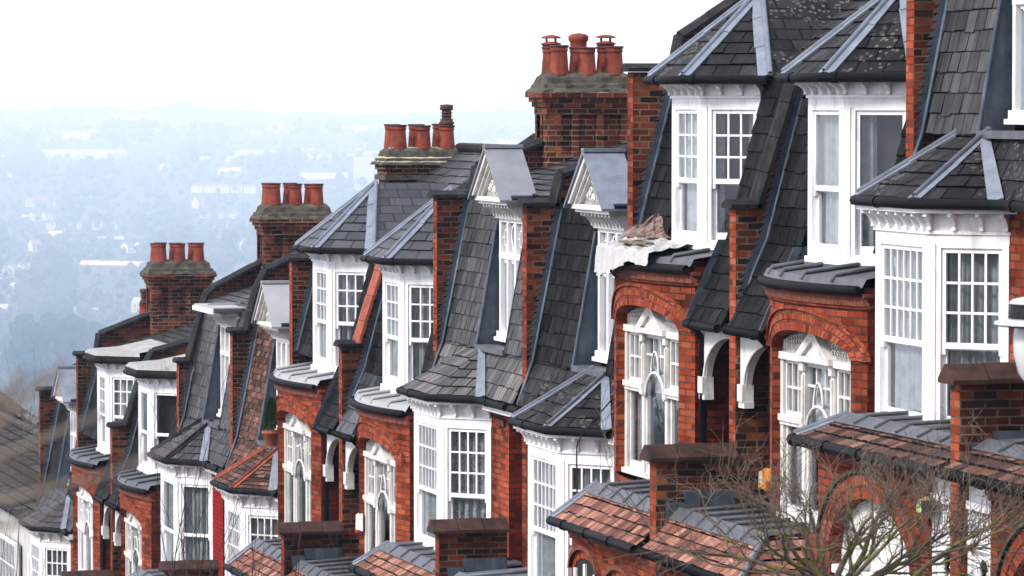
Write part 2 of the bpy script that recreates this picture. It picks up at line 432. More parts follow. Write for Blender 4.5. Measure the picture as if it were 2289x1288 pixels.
# ------------------------------------------------------------------ canted bay (used for first-floor bays and for the oriels above the brick boxes)
def bay_plan(df, yc, hw, dep, off=0.0):
    k = off * math.tan(R(22.5))
    return [Vector((df + dep, yc - hw - dep - off * 1.0, 0)), Vector((df - off, yc - hw - k, 0)), Vector((df - off, yc + hw + k, 0)), Vector((df + dep, yc + hw + dep + off, 0))]

def canted_bay(H, df, yc, hw, dep, z0, z1, spec, name='bay_window', cornice_h=.23, cmat='white'):
    P = bay_plan(df, yc, hw, dep)
    Z = Vector((0, 0, 1)); m = MB(); post = .085; pend = .04
    # sill and head rings
    for (off, a, b) in ((.03, z0 - .07, z0), (.0, z1 - .09, z1)):
        Q = bay_plan(df, yc, hw, dep, off)
        for i in range(3):
            p, q = Q[i], Q[i + 1]; u = (q - p).normalized(); n = Vector((u.y, -u.x, 0)); n = -n if n.x > 0 else n
            inn = -n * .16
            m.prism([p + Z * a, q + Z * a, q + inn + Z * a, p + inn + Z * a], Z * (b - a), cmat)
    # posts
    faces = []
    for i in range(3):
        p, q = P[i], P[i + 1]; u = (q - p).normalized(); n = Vector((u.y, -u.x, 0)); n = -n if n.x > 0 else n
        faces.append((p, q, u, n))
    for i, c in enumerate(P):
        us = []
        if i > 0: us.append(-faces[i - 1][2])
        if i < 3: us.append(faces[i][2])
        for u in us:
            post = .04 if i in (0, 3) else .085
            n = faces[i - 1][3] if (i > 0 and u == -faces[i - 1][2]) else faces[min(i, 2)][3]
            m.prism([c, c + u * post, c + u * post - n * .12, c - n * .12], Z * (z1 - .09 - z0), cmat) if False else None
            a = c + Z * z0; m.prism([a, a + u * post, a + u * post - n * .13, a - n * .13], Z * (z1 - .09 - z0), cmat)
            # raised architrave bead
            b = c + u * (post - .025) + n * .012 + Z * z0
            m.prism([b, b + u * .02, b + u * .02 - n * .02, b - n * .02], Z * (z1 - .09 - z0), cmat)
    Bp = m.build(name, H)
    for i, (p, q, u, n) in enumerate(faces):
        sp = spec[i]
        L = (q - p).length
        pa, pb = (.04, .085) if i == 0 else (.085, .085) if i == 1 else (.085, .04)
        window(Bp, p + u * pa + Z * z0, u, n, L - pa - pb, z1 - .09 - z0, **sp)
    # cornice: frieze, scroll brackets and crown
    c = MB()
    def ring(off0, off1, a, b, mat):
        Qa = bay_plan(df, yc, hw, dep, off0); Qb = bay_plan(df, yc, hw, dep, off1)
        for i in range(3):
            c.face([Qa[i] + Z * a, Qa[i + 1] + Z * a, Qb[i + 1] + Z * b, Qb[i] + Z * b], mat)
    ch = cornice_h
    ring(.0, .0, z1, z1 + ch * .72, cmat); ring(.022, .022, z1 + .0, z1 + .03, cmat); ring(0, .022, z1 - .002, z1, cmat); ring(.022, 0, z1 + .03, z1 + .034, cmat)
    ring(0, .17, z1 + ch * .72, z1 + ch * .72, cmat); ring(.17, .17, z1 + ch * .72, z1 + ch * .84, cmat); ring(.17, .2, z1 + ch * .84, z1 + ch, cmat); ring(.2, 0, z1 + ch, z1 + ch, cmat)
    for (p, q, u, n) in faces:
        L = (q - p).length; k = max(3, round(L / .24))
        for j in range(k + 1):
            o = p + u * min(max(L * j / k, .03), L - .03); zt = z1 + ch * .72; zb = z1 + .035
            prof = [(0, zt), (.145, zt), (.15, zt - .03), (.105, zt - .045), (.075, zt - (zt - zb) * .5), (.05, zb + .035), (.052, zb), (0, zb)]
            c.prism([o - u * .02 + n * a + Z * b for a, b in prof], u * .04, cmat)
    c.build('cornice', Bp)
    return Bp, P

def hip(m, p, q, faces, wdt, mat, r=.032):
    p, q = Vector(p), Vector(q); d = (q - p).normalized()
    rn = random.Random(int(abs(p.y * 53 + p.z * 17))); L = (q - p).length; ns = max(2, int(L / .55)) if r > .02 else 1
    for c in faces:
        c = Vector(c); n = d.cross(c - p).normalized()
        if n.z < 0: n = -n
        sd = (c - p) - d * (c - p).dot(d); sd.normalize()
        for i in range(ns):
            e0, e1 = p + d * (L * i / ns), p + d * (L * (i + 1) / ns + (.03 if i < ns - 1 else 0))
            w0, w1 = wdt * rn.uniform(.88, 1.1), wdt * rn.uniform(.88, 1.1); l0 = .026 + .007 * rn.random(); l1 = .022
            if i == ns - 1: w1 *= .7
            A0, A1, B0, B1 = e0 + n * (l0 + .004), e1 + n * (l1 + .004), e0 + sd * w0 + n * l0, e1 + sd * w1 + n * l1
            m.face([A0, A1, B1, B0], mat); m.face([B0, B1, B1 - n * .03, B0 - n * .03], mat); m.face([A0, B0, B0 - n * .02, A0 - n * .02], mat)
    if r > .02: m.tube([p + Vector((0, 0, .03)), q + Vector((0, 0, .03))], r, 8, mat)

def gutter(m, pts, r=.05, mat='gutter'):
    pts = [Vector(p) for p in pts]
    m.tube(pts, r, 8, mat)
    # joint collars
    for a, b in zip(pts, pts[1:]):
        L = (b - a).length; d = (b - a)
        for k in range(1, int(L / .9) + 1):
            c = a + d * (k * .9 / L); m.tube([c - d.normalized() * .03, c + d.normalized() * .03], r * 1.18, 8, mat)

# ------------------------------------------------------------------ party walls
def prof_at(prof, z):
    for (d0, z0), (d1, z1) in zip(prof, prof[1:]):
        if min(z0, z1) <= z <= max(z0, z1) and z0 != z1: return d0 + (d1 - d0) * (z - z0) / (z1 - z0)
    return None

def party_wall(H, y, top, flash=None, th=.21, cope='cope', cope_mats=None, front='front', low=None, side='side', zb=None):
    """top: outline [(d, z)...] front to back; low: (d, z) the lower front of the fin if it steps; flash: mansard profile (d,z) on the near side"""
    zb = ground(y) - .3 if zb is None else zb
    m = MB(); y0, y1 = y - th / 2, y + th / 2
    out = [(top[0][0], zb)] + list(top) + [(top[-1][0], zb)]
    P = [Vector((d, y0, z)) for d, z in out]; V = Vector((0, th, 0))
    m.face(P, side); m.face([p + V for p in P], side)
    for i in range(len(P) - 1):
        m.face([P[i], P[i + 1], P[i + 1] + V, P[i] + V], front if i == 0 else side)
    Wl = m.build('party_wall', H)
    c = MB(); hw = th / 2 + .06
    for i, ((d0, z0), (d1, z1)) in enumerate(zip(top, top[1:])):
        mt = cope_mats[i] if cope_mats and i < len(cope_mats) else cope
        L = math.hypot(d1 - d0, z1 - z0); k = max(1, round(L / .42)); t = Vector((d1 - d0, 0, z1 - z0)) / L; n = Vector((-t.z, 0, t.x))
        if n.z < 0 or (abs(n.z) < .05 and n.x > 0): n = -n
        for j in range(k):
            a = L * j / k - (.07 if i == 0 and j == 0 else 0); b = L * (j + 1) / k - .006 + (.04 if j == k - 1 else 0)
            o = Vector((d0, y, z0)) + n * (.005 + (.006 if j % 2 else 0)); up = .1; yv = Vector((0, 1, 0))
            poly = [o - yv * hw, o + yv * hw, o + yv * hw + n * .045, o + yv * .035 + n * up, o - yv * .035 + n * up, o - yv * hw + n * .045]
            c.prism([p + t * a for p in poly], t * (b - a), mt)
    c.build('coping', Wl)
    if flash:
        f = MB(); zs = min(p[1] for p in flash); ze = max(p[1] for p in flash); z = zs; h = .078
        yy = y0 - .007
        while z < ze - .02:
            z2 = min(z + h, ze); a, b = prof_at(flash, z + 1e-4), prof_at(flash, z2 - 1e-4)
            if a is None or b is None: z = z2; continue
            sl = .125; st = .085
            a0 = max(a - sl, top[0][0] + .02); b0 = max(min(a0 + st, b - .03), top[0][0] + .02)
            f.prism([(a0, yy, z), (a + .02, yy, z), (b + .02, yy, z2), (b0, yy, z2)], (0, .009, 0), 'lead_d')
            z = z2
        # lead upstand roll against the slates
        ptsr = [Vector((d + .0, yy - .015, z)) for d, z in flash]
        f.tube(ptsr, .022, 6, 'lead_d')
        f.build('stepped_flashing', Wl)
    return Wl

# ------------------------------------------------------------------ chimneys
def chimney_pot(m, c, h=.38, r=.125, cowl=None):
    x, y, z = c
    prof = [(r * 1.12, 0), (r * 1.1, .02), (r * .93, h * .72), (r * .9, h * .78), (r * 1.0, h * .8), (r * 1.0, h * .86), (r * .95, h * .88), (r * 1.02, h * .93)]
    m.lathe(c, prof, 20, 'pot')
    m.lathe(c, [(r * 1.02, h * .93), (r * 1.1, h * .95), (r * 1.1, h), (r * .85, h), (r * .8, h * .6)], 20, 'potrim')
    if cowl == 'hat':
        m.lathe((x, y, z + h), [(r * .95, 0), (r * 1.0, .03), (r * 1.16, .035), (r * 1.16, .05), (r * .5, .075)], 20, 'pot')
        for a in range(4): m.box(x + .09 * math.cos(a * 1.57 + .6) - .008, x + .09 * math.cos(a * 1.57 + .6) + .008, y + .09 * math.sin(a * 1.57 + .6) - .008, y + .09 * math.sin(a * 1.57 + .6) + .008, z + h + .05, z + h + .125, 'potrim')
        m.lathe((x, y, z + h + .12), [(r * 1.12, 0), (r * 1.1, .02), (r * .6, .04), (.01, .05)], 20, 'pot')
    if cowl == 'dome':
        m.lathe((x, y, z + h), [(r * .92, 0), (r * .95, .07), (r * 1.12, .09), (r * 1.15, .15), (r * .8, .18), (.01, .195)], 20, 'pot')
    if cowl == 'vent':
        m.lathe((x, y, z + h), [(r * .8, 0), (r * 1.05, .04), (r * .85, .06), (r * .8, .09), (r * .85, .1), (r * .62, .11), (r * .62, .14), (r * .85, .15), (r * .62, .16), (r * .62, .19), (r * .85, .2), (r * .62, .21), (r * .62, .24), (r * .85, .25), (r * .85, .33), (.01, .34)], 20, 'potrim')

def chimney(H, y, zc, zbase, d0=15.95, L=1.25, T=.62, sand=False, cowls=(None,) * 6, short=False):
    """zc = top of the flaunching where the pots stand"""
    m = MB(); y0, y1 = y - .32, y - .32 + T; d1 = d0 + L
    z3 = zc - .28
    def ring(off, a, b, mat): m.box(d0 - off, d1 + off, y0 - off, y1 + off, a, b, mat)
    if not short:
        # body with sunk panels: core plus pilasters
        ring(-.09, z3 - .86, z3 - .3, 'stack'); ring(0, zbase, z3 - .86, 'stack'); ring(.02, z3 - .9, z3 - .855, 'stack')
        for (a, b) in ((0, .1), (.36, .46), (.72, .82), (1.08, L)):
            m.box(d0 + a, d0 + b, y0 - .002, y0 + .2, z3 - .856, z3 - .3, 'stack')
        for (a, b) in ((0, .1), (.26, .36), (.52, T)):
            m.box(d0 - .002, d0 + .2, y0 + a, y0 + b, z3 - .856, z3 - .3, 'side')
        m.box(d0 + .002, d1, y1 - .1, y1 + .002, z3 - .856, z3 - .3, 'stack')
        ring(.01, z3 - .3, z3 - .2, 'stack'); ring(.04, z3 - .2, z3 - .13, 'stack'); ring(.075, z3 - .13, z3 - .065, 'stack')
        ring(.115, z3 - .065, z3 + .005, 'stack')
    else:
        ring(.0, zbase, z3 - .24, 'stack'); ring(.06, z3 - .24, z3 - .16, 'stone'); ring(.02, z3 - .16, z3 - .075, 'stack'); ring(.05, z3 - .075, z3 + .005, 'stack')
    st = m.build('chimney_stack', H)
    f = MB()
    # lumpy mortar cap in steps
    lv = [(.115, z3 + .004), (.09, z3 + .05), (.06, z3 + .06), (.05, z3 + .11), (.01, z3 + .13), (-.015, zc - .06), (-.07, zc - .01), (-.14, zc + .005)]
    rr = random.Random(int(y * 10)); rings = []
    for off, z in lv:
        pts = []
        for i in range(14): pts.append((d0 - off + (d1 - d0 + 2 * off) * i / 14, y0 - off))
        for i in range(8): pts.append((d1 + off, y0 - off + (y1 - y0 + 2 * off) * i / 8))
        for i in range(14): pts.append((d1 + off - (d1 - d0 + 2 * off) * i / 14, y1 + off))
        for i in range(8): pts.append((d0 - off, y1 + off - (y1 - y0 + 2 * off) * i / 8))
        rings.append([Vector((a + rr.uniform(-.008, .008), b + rr.uniform(-.008, .008), z + rr.uniform(-.01, .01))) for a, b in pts])
    V = [p for r in rings for p in r]; n = 44
    F = [(i * n + k, i * n + (k + 1) % n, (i + 1) * n + (k + 1) % n, (i + 1) * n + k) for i in range(len(rings) - 1) for k in range(n)]
    F.append(tuple((len(rings) - 1) * n + k for k in range(n)))
    if sand:
        f.idx(V, [q for i, q in enumerate(F) if i // n in (1, 3, 6, 7)], 'sand', False); f.idx(V, [q for i, q in enumerate(F) if i // n not in (1, 3, 6, 7)], 'stone', False)
    else: f.idx(V, F, 'stone', False)
    f.build('flaunching', st)
    i = 0
    for row in (0, 1):
        for k in range(3):
            p = MB(); r_ = random.Random(i + int(y))
            chimney_pot(p, (d0 + .22 + k * .4 - row * .03, y0 + .17 + row * .3, zc - .03), .4 + r_.uniform(-.015, .015), .125, cowls[i]); p.build('chimney_pot', st); i += 1
    return st

# ------------------------------------------------------------------ the arched brick box with its Venetian window
def arch_box(H, s0, sg, L, wdt, zg, opts):
    k0, k1 = 1.26, 1.26 + wdt
    BUL = .22; XB = 14.14
    def X(k): t = 2 * (k - k0) / (k1 - k0) - 1; return XB - BUL * (1 - t * t)
    Y = lambda k: s0 + sg * k
    kc, hw = 2.74, 1.15; zs, zc = L - 2.52, L - 2.29; zt, zbm = L - 1.80, L - 4.28
    rise = zc - zs
    def ah(k, h=hw, top=zc, base=zs):   # intrados height, elliptical
        t = (k - kc) / h
        return base + (top - base) * math.sqrt(max(0, 1 - t * t)) if abs(t) <= 1 else base
    m = MB(); n = 30
    ks = sorted(set([k0 + (k1 - k0) * i / n for i in range(n + 1)] + [kc - hw, kc + hw]))
    for a, b in zip(ks, ks[1:]):
        mid = (a + b) / 2
        def q(z0a, z0b, z1_):
            m.face([(X(a), Y(a), z0a), (X(b), Y(b), z0b), (X(b), Y(b), z1_), (X(a), Y(a), z1_)], 'front')
        if abs(mid - kc) < hw:
            q(ah(a), ah(b), zt); q(zg, zg, zbm)
            # soffit
            m.face([(X(a), Y(a), ah(a)), (X(b), Y(b), ah(b)), (X(b) + .3, Y(b), ah(b)), (X(a) + .3, Y(a), ah(a))], 'front')
        else: q(zg, zg, zt)
    for k in (kc - hw, kc + hw): m.face([(X(k), Y(k), zbm), (X(k) + .3, Y(k), zbm), (X(k) + .3, Y(k), zs), (X(k), Y(k), zs)], 'front')
    # returns
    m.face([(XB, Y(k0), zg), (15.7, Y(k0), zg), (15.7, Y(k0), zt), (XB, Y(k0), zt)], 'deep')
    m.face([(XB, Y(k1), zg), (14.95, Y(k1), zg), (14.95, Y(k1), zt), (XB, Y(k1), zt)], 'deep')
    B = m.build('brick_bay', H)
    # arch rings in relief and hood mould
    r = MB(); na = 32
    def ringpt(t, grow, lift):
        a = math.pi * (1 - t); k = kc + (hw + grow) * math.cos(a) * 1.0
        z = zs + (rise + grow * .82) * math.sin(a); return Vector((X(k) - lift, Y(k), z))
    for (g0, g1, lift) in ((0, .135, .012), (.14, .27, .02), (.27, .305, .045)):
        ul = 0
        mt = 'arch'
        for i in range(na):
            t0, t1 = i / na, (i + 1) / na
            a, b, c, d = ringpt(t0, g0, lift), ringpt(t1, g0, lift), ringpt(t1, g1, lift), ringpt(t0, g1, lift)
            du = (b - a).length
            r.face([a, b, c, d], mt, [(ul, g0), (ul + du, g0), (ul + du, g1), (ul, g1)])
            bi = Vector((lift + .01, 0, 0)); r.face([d, c, c + bi, d + bi], mt); r.face([a, b, b + bi, a + bi], mt)
            ul += du
    r.build('arch_ring', B)
    # rope cornice and top courses
    c = MB(); nk = 56
    for i in range(nk):
        a, b = k0 - .02 + (k1 - k0 + .04) * i / nk, k0 - .02 + (k1 - k0 + .04) * (i + .86) / nk
        z0, z1 = L - 1.98, L - 1.9
        p = [Vector((X(a) - .055, Y(a), z0)), Vector((X(b) - .055, Y(b), z0)), Vector((X(b) - .055, Y(b) + .03, z1)), Vector((X(a) - .055, Y(a) + .03, z1))]
        c.prism(p, (.07, 0, 0), 'rope')
    for i in range(28):
        a, b = k0 - .02 + (k1 - k0 + .04) * i / 28, k0 - .02 + (k1 - k0 + .04) * (i + 1) / 28
        for (z0, z1, o) in ((L - 2.01, L - 1.98, .03), (L - 1.9, L - 1.86, .045)):
            p = [Vector((X(a) - o, Y(a), z0)), Vector((X(b) - o, Y(b), z0)), Vector((X(b) - o, Y(b), z1)), Vector((X(a) - o, Y(a), z1))]
            c.prism(p, (.1, 0, 0), 'front')
    c.build('rope_cornice', B)
    # ---- window
    fx = XB + .02; fl = opts.get('wmat', 'white_o')
    m = MB(); P = lambda k, z, o: Vector((fx - o, Y(k), z))
    def wb(ka, kb, z0, z1, o0, o1, mat=fl): m.box(fx - o1, fx - o0, min(Y(ka), Y(kb)), max(Y(ka), Y(kb)), z0, z1, mat)
    zcor = L - 2.56; ztr = L - 3.24
    # tympanum plate, carved
    tp = [P(kc + (hw - .005) * math.cos(math.pi * (1 - i / 20)), zs + (rise - .004) * math.sin(math.pi * i / 20), .0) for i in range(21)]
    tp += [P(kc + hw - .005, zcor, 0), P(kc - hw + .005, zcor, 0)]
    m.prism(tp, (.03, 0, 0), 'carve')
    # carved scroll relief
    rr = random.Random(5)
    for sd in (-1, 1):
        for i in range(9):
            k = kc + sd * (.42 + .075 * i); zmax = ah(k) - .03
            if zmax - zcor < .06: continue
            for j in range(3):
                z = zcor + .05 + (zmax - zcor - .05) * (j + .5) / 3
                pts = [P(k + .03 * math.cos(a * .9), z + .022 * math.sin(a * .9), .012) for a in range(6)]
                m.tube(pts, .009, 5, fl)
    # cornice and pediment
    wb(kc - hw + .015, kc + hw - .015, zcor - .05, zcor, -.03, .045); wb(kc - hw, kc + hw, zcor - .075, zcor - .05, -.03, .045)
    pw = .46
    for (g, o) in ((0, .13), (.05, .11)):
        a = [P(kc - pw + g, zcor + .004, 0), P(kc + pw - g, zcor + .004, 0), P(kc, zcor + .27 - g * .55, 0)]
        if g == 0:
            # raking cornice as two bars
            for sd in (-1, 1):
                q = [P(kc + sd * (pw + .03), zcor + .0, 0), P(kc + sd * (pw - .09), zcor + .0, 0), P(kc, zcor + .215, 0), P(kc, zcor + .29, 0)]
                m.prism(q, (-.1, 0, 0), fl)
            for sd in (-1, 1):
                q = [P(kc + sd * (pw - .08), zcor + .0, 0), P(kc + sd * (pw - .15), zcor + .0, 0), P(kc, zcor + .175, 0), P(kc, zcor + .22, 0)]
                m.prism(q, (-.1, 0, 0), fl)
        else: m.prism(a, (-.06, 0, 0), fl)
    wb(kc - pw - .05, kc + pw + .05, zcor - .055, zcor + .002, .0, .095)
    # uprights
    lx = [(-hw, -hw + .08), (-.48, -.39), (.39, .48), (hw - .08, hw)]
    for a, b in lx: wb(kc + a, kc + b, zbm, zcor - .07, -.06, .02)
    for a, b in lx[1:3]:
        wb(kc + a - .01, kc + b + .01, zcor - .16, zcor - .07, .018, .05); wb(kc + a + .02, kc + b - .02, ztr + .04, zcor - .2, .018, .04)
        wb(kc + a - .015, kc + b + .015, ztr - .09, ztr - .02, .018, .05)
    # side transoms (little cornices)
    for a, b in ((-hw + .02, -.4), (.4, hw - .02)):
        wb(kc + a, kc + b, ztr - .03, ztr + .035, -.05, .055); wb(kc + a, kc + b, ztr - .07, ztr - .03, -.05, .035)
    wb(kc - hw, kc + hw, zbm, zbm + .06, -.06, .06); wb(kc - hw + .1, kc + hw - .1, zbm + .06, zbm + .15, -.05, -.01)
    gb = .013
    for (a, b) in ((-hw + .1, -.5), (.5, hw - .1)):
        for z0, z1 in ((ztr + .035, zcor - .075),):
            wb(kc + a, kc + a + .04, z0, z1, -.045, -.005); wb(kc + b - .04, kc + b, z0, z1, -.045, -.005)
            wb(kc + a, kc + b, z0, z0 + .04, -.044, -.006); wb(kc + a, kc + b, z1 - .04, z1, -.044, -.006)
            for i in (1, 2):
                k = a + (b - a) * i / 3; wb(kc + k - gb, kc + k + gb, z0, z1, -.04, -.01)
            wb(kc + a, kc + b, (z0 + z1) / 2 - gb, (z0 + z1) / 2 + gb, -.039, -.011)
        wb(kc + a, kc + a + .05, zbm + .06, ztr - .07, -.05, -.012); wb(kc + b - .05, kc + b, zbm + .06, ztr - .07, -.05, -.012)
    # middle light: bars above, hooped sash head below
    z0, z1 = ztr + .02, zcor - .075
    for i in (1, 2):
        k = -.39 + .78 * i / 3; wb(kc + k - gb, kc + k + gb, z0 + .2, z1, -.04, -.01)
    wb(kc - .39, kc + .39, z0 + .34, z0 + .366, -.039, -.011)
    wb(kc - .39, kc + .39, z1 - .04, z1, -.044, -.006)
    def hoop(hw_, zb_, rz, rad):
        m.tube([P(kc + hw_ * math.cos(math.pi * (1 - i / 14)), zb_ + rz * math.sin(math.pi * i / 14), .015) for i in range(15)], rad, 6, fl)
    hoop(.36, z0 - .14, .3, .019); hoop(.14, z0 + .12, .28, .013)
    for sd in (-1, 1): m.tube([P(kc + sd * .15, z0 + .12, .015), P(kc + sd * .2, z0 + .06, .015)], .018, 6, fl)
    for sd in (-1, 1): wb(kc + sd * .37 - .02, kc + sd * .37 + .02, zbm + .06, z0 - .12, -.05, -.005)
    Wn = m.build('arched_window', H)
    g = MB(); g.face([P(kc - hw + .05, zbm + .03, -.035), P(kc + hw - .05, zbm + .03, -.035), P(kc + hw - .05, zcor - .05, -.035), P(kc - hw + .05, zcor - .05, -.035)], 'glass'); g.build('glass', Wn)
    c = MB(); V = []; Fc = []; rz = random.random() * 5
    for (ka, kb, zlo) in opts.get('curt', ((-1.1, -.42, zbm), (.42, 1.1, zbm), (-.4, .4, ztr - .1))):
        i0 = len(V); nn = 24
        for i in range(nn + 1):
            k = ka + (kb - ka) * i / nn; o = -.11 - .02 * math.sin(k * 44 + rz)
            V += [P(kc + k, zcor - .03, o), P(kc + k, zlo + .03, o)]
        Fc += [(i0 + 2 * i, i0 + 2 * i + 2, i0 + 2 * i + 3, i0 + 2 * i + 1) for i in range(nn)]
    c.idx(V, Fc, 'curtain'); c.build('curtain', Wn)
    d = MB(); d.box(fx + .22, fx + .24, min(Y(kc - hw), Y(kc + hw)), max(Y(kc - hw), Y(kc + hw)), zbm, zc, 'dim'); d.build('dark_room_board', Wn)  # dark board in place of a room, its gloom is painted
    # ---- lead flat over the box, gutter
    t = MB(); lm = opts.get('roof', 'lead')
    for i in range(n):
        a, b = k0 - .03 + (k1 - k0 + .06) * i / n, k0 - .03 + (k1 - k0 + .06) * (i + 1) / n
        ka, kb = min(max(a, k0), k1), min(max(b, k0), k1)
        e = Vector((0, 0, 0))
        f0, f1 = Vector((X(ka) - .07, Y(a), L - 1.80)), Vector((X(kb) - .07, Y(b), L - 1.80))
        t.face([f0, f1, f1 + Vector((.05, 0, .085)), f0 + Vector((.05, 0, .085))], lm)
        t.face([f0 + Vector((.05, 0, .085)), f1 + Vector((.05, 0, .085)), (14.62, Y(b), L - 1.63), (14.62, Y(a), L - 1.63)], lm)
    for i in range(1, 5):
        k = k0 + (k1 - k0) * (i - .4) / 4.4
        t.tube([(X(k) - .05, Y(k), L - 1.76), (X(k) - .01, Y(k), L - 1.69), (14.6, Y(k), L - 1.605)], .026, 6, lm)
    t.box(14.25, 14.7, min(Y(1.2), Y(3.4)), max(Y(1.2), Y(3.4)), L - 1.75, L - 1.64, lm) if False else None
    t.build('flat_roof', H)
    gt = MB(); gutter(gt, [(X(k0 + (k1 - k0) * i / 12) - .1, Y(k0 + (k1 - k0) * i / 12), L - 1.83) for i in range(13)], .05)
    for i in range(24):   # dark fascia
        a, b = k0 + (k1 - k0) * i / 24, k0 + (k1 - k0) * (i + 1) / 24
        gt.face([(X(a) - .035, Y(a), L - 1.88), (X(b) - .035, Y(b), L - 1.88), (X(b) - .035, Y(b), L - 1.8), (X(a) - .035, Y(a), L - 1.8)], 'gutter')
    gt.build('gutter', H)

def ped_quad(p, q): return [p, q]

# ------------------------------------------------------------------ T unit: arched brick box, oriel above, recessed porch bay beside the party wall
MAN_T = [(14.17, -2.3), (14.36, -1.76), (14.5, -1.45), (14.95, .3)]
def unit_T(H, s0, sg, ydt, L, o):
    Y = lambda k: s0 + sg * k
    kmax = abs(ydt - s0) - .11
    zg = ground(s0) - .3
    arch_box(H, s0, sg, L, min(o.get('bw', 3.05), kmax - 1.3), zg, o)
    # recess back wall, deep red
    m = MB(); a, b = sorted((Y(.11), Y(1.26)))
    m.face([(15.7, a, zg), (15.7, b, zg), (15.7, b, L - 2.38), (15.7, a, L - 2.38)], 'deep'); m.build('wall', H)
    # lean-to roof over the recess
    m = MB(); sm = o.get('slate', 'slate')
    m.slates([(14.06, Y(.11), L - 2.4), (14.06, Y(1.28), L - 2.4), (14.5, Y(1.28), L - 1.5), (14.5, Y(.11), L - 1.5)], o.get('lean', 'slate_d'))
    lt = m.build('lean_to_roof', H)
    g = MB(); gutter(g, [(14.03, Y(.14), L - 2.42), (14.03, Y(1.24), L - 2.42)], .05); g.tube([(14.06, Y(1.1 if sg < 0 else 1.14), L - 2.42), (14.2, Y(1.16), L - 2.6), (14.2, Y(1.16), zg)], .04, 8, 'gutter')
    g.face([(14.07, Y(.12), L - 2.42), (14.07, Y(1.25), L - 2.42), (15.72, Y(1.25), L - 2.4), (15.72, Y(.12), L - 2.4)], 'gutter')  # black ceiling sheet put in to keep the upper recess dark
    g.build('gutter', lt)
    f = MB(); yy = Y(1.26) - (.0 if sg > 0 else -.0)
    f.prism([(14.02, yy - .01, L - 2.36), (14.14, yy - .01, L - 2.36), (14.56, yy - .01, L - 1.5), (14.4, yy - .01, L - 1.5)], (0, -.008 if sg > 0 else .02, 0), 'lead_d')
    f.build('flashing', lt)
    # quarter-arch timber bracket on the far side of the opening
    m = MB(); ylo, yhi = sorted((Y(.12), Y(1.24))); x0 = 14.2
    W_ = yhi - ylo; zt, zb = L - 2.44, L - 3.2
    pts = [(yhi, zb), (yhi, zt), (ylo + .04, zt), (ylo + .04, zt - .09)]
    for i in range(11):
        a = math.pi / 2 * i / 10
        pts.append((yhi - .16 - (W_ - .24) * math.cos(a) * 1.0, zb + .12 + (zt - .1 - zb - .12) * 1.0 - (zt - .1 - zb - .12) * (1 - math.cos(0)) - (zt - .1 - zb - .12) * (1 - math.sqrt(max(0, 1 - ((W_ - .24) * math.cos(a) / (W_ - .24)) ** 2))) if False else zt - .1 - (zt - .1 - zb - .12) * math.sin(a) ** 2 * 1.0))
    # cleaner quarter ellipse: centre at (ylo, zb), meets the leg near its foot
    pts = [(yhi, zb), (yhi, zt), (ylo + .02, zt), (ylo + .02, zt - .08)]
    for i in range(1, 13):
        a = math.pi / 2 * (1 - i / 12)
        pts.append((ylo + .02 + (W_ - .2) * math.cos(a), zb + .14 + (zt - .08 - zb - .14) * math.sin(a)))
    pts.append((yhi - .16, zb))
    m.prism([(x0, y, z) for y, z in pts], (.07, 0, 0), 'white_o')
    # moulded edge along the curve, foot block
    m.tube([(x0 - .012, y + .03, z) for y, z in pts[3:-1]], .018, 6, 'white_o')
    m.box(x0 - .02, x0 + .09, yhi - .19, yhi + .004, zb - .05, zb + .02, 'white_o'); m.box(x0 - .04, x0 + .09, yhi - .18, yhi - .01, zb + .02, zb + .2, 'white_o')
    m.box(x0 - .03, x0 + .1, ylo + .01, yhi + .003, zt - .02, zt + .05, 'white_o')
    m.build('porch_bracket', H)
    # mansard slopes either side of the oriel
    yc = Y(2.3); sd = o.get('man', 'slate_d')
    for (ka, kb) in ((.11, 1.24), (3.36, kmax)):
        m = MB(); m.slates([(14.5, Y(ka), L - 1.5), (14.5, Y(kb), L - 1.5), (14.95, Y(kb), L + .28), (14.95, Y(ka), L + .28)], sd)
        m.build('mansard_roof', H)
    # oriel
    def sp(**k): d = dict(cols=3, rows=3, meet=.44, curtain='curtain'); d.update(k); return d
    spec = [sp(**o.get('near', {})), sp(**o.get('front', {})), sp()]
    B, P = canted_bay(H, 14.37, yc, .53, .54, L - 1.57, L + .05, spec, 'oriel_window')
    a = MB(); Q = bay_plan(14.37, yc, .53, .54, .035); Z = Vector((0, 0, 1))
    for i in range(3): a.face([Q[i] + Z * (L - 1.72), Q[i + 1] + Z * (L - 1.72), Q[i + 1] + Z * (L - 1.63), Q[i] + Z * (L - 1.63)], 'lead' if o.get('roof', 'lead') == 'lead' else 'white')
    a.build('apron', B)
    E = bay_plan(14.37, yc, .53, .54, .24)
    ze = L + .29
    if o.get('top', 'hip') == 'hip':
        ap = Vector((15.26, yc, L + 1.27)); ab = Vector((16.45, yc, L + 1.27))
        m = MB(); A_, B_, C_, D_ = [p + Z * ze for p in E]
        sm = o.get('slate', 'slate')
        nb, fb = Vector((15.0, A_.y, L + .31)), Vector((15.0, D_.y, L + .31))
        m.slates([A_, B_, ap], sm); m.slates([B_, C_, ap], sm); m.slates([C_, D_, ap], sm)
        m.face([A_, ap, ab, nb], sm); m.face([D_, ap, ab, fb], sm)
        rf = m.build('turret_roof', H)
        h = MB(); lm = o.get('hipm', 'lead_l')
        ctr = lambda a, b: (a + b + ap) / 3
        hip(h, B_, ap, [ctr(A_, B_), ctr(B_, C_)], .1, lm); hip(h, C_, ap, [ctr(B_, C_), ctr(C_, D_)], .1, lm); hip(h, A_, ap, [ctr(A_, B_)], .13, lm)
        hip(h, D_, ap, [ctr(C_, D_)], .1, lm)
        h.build('hip_flashing', rf)
        g = MB(); gutter(g, [p + Z * (ze - .035) - Vector((.03, 0, 0)) for p in E], .05)
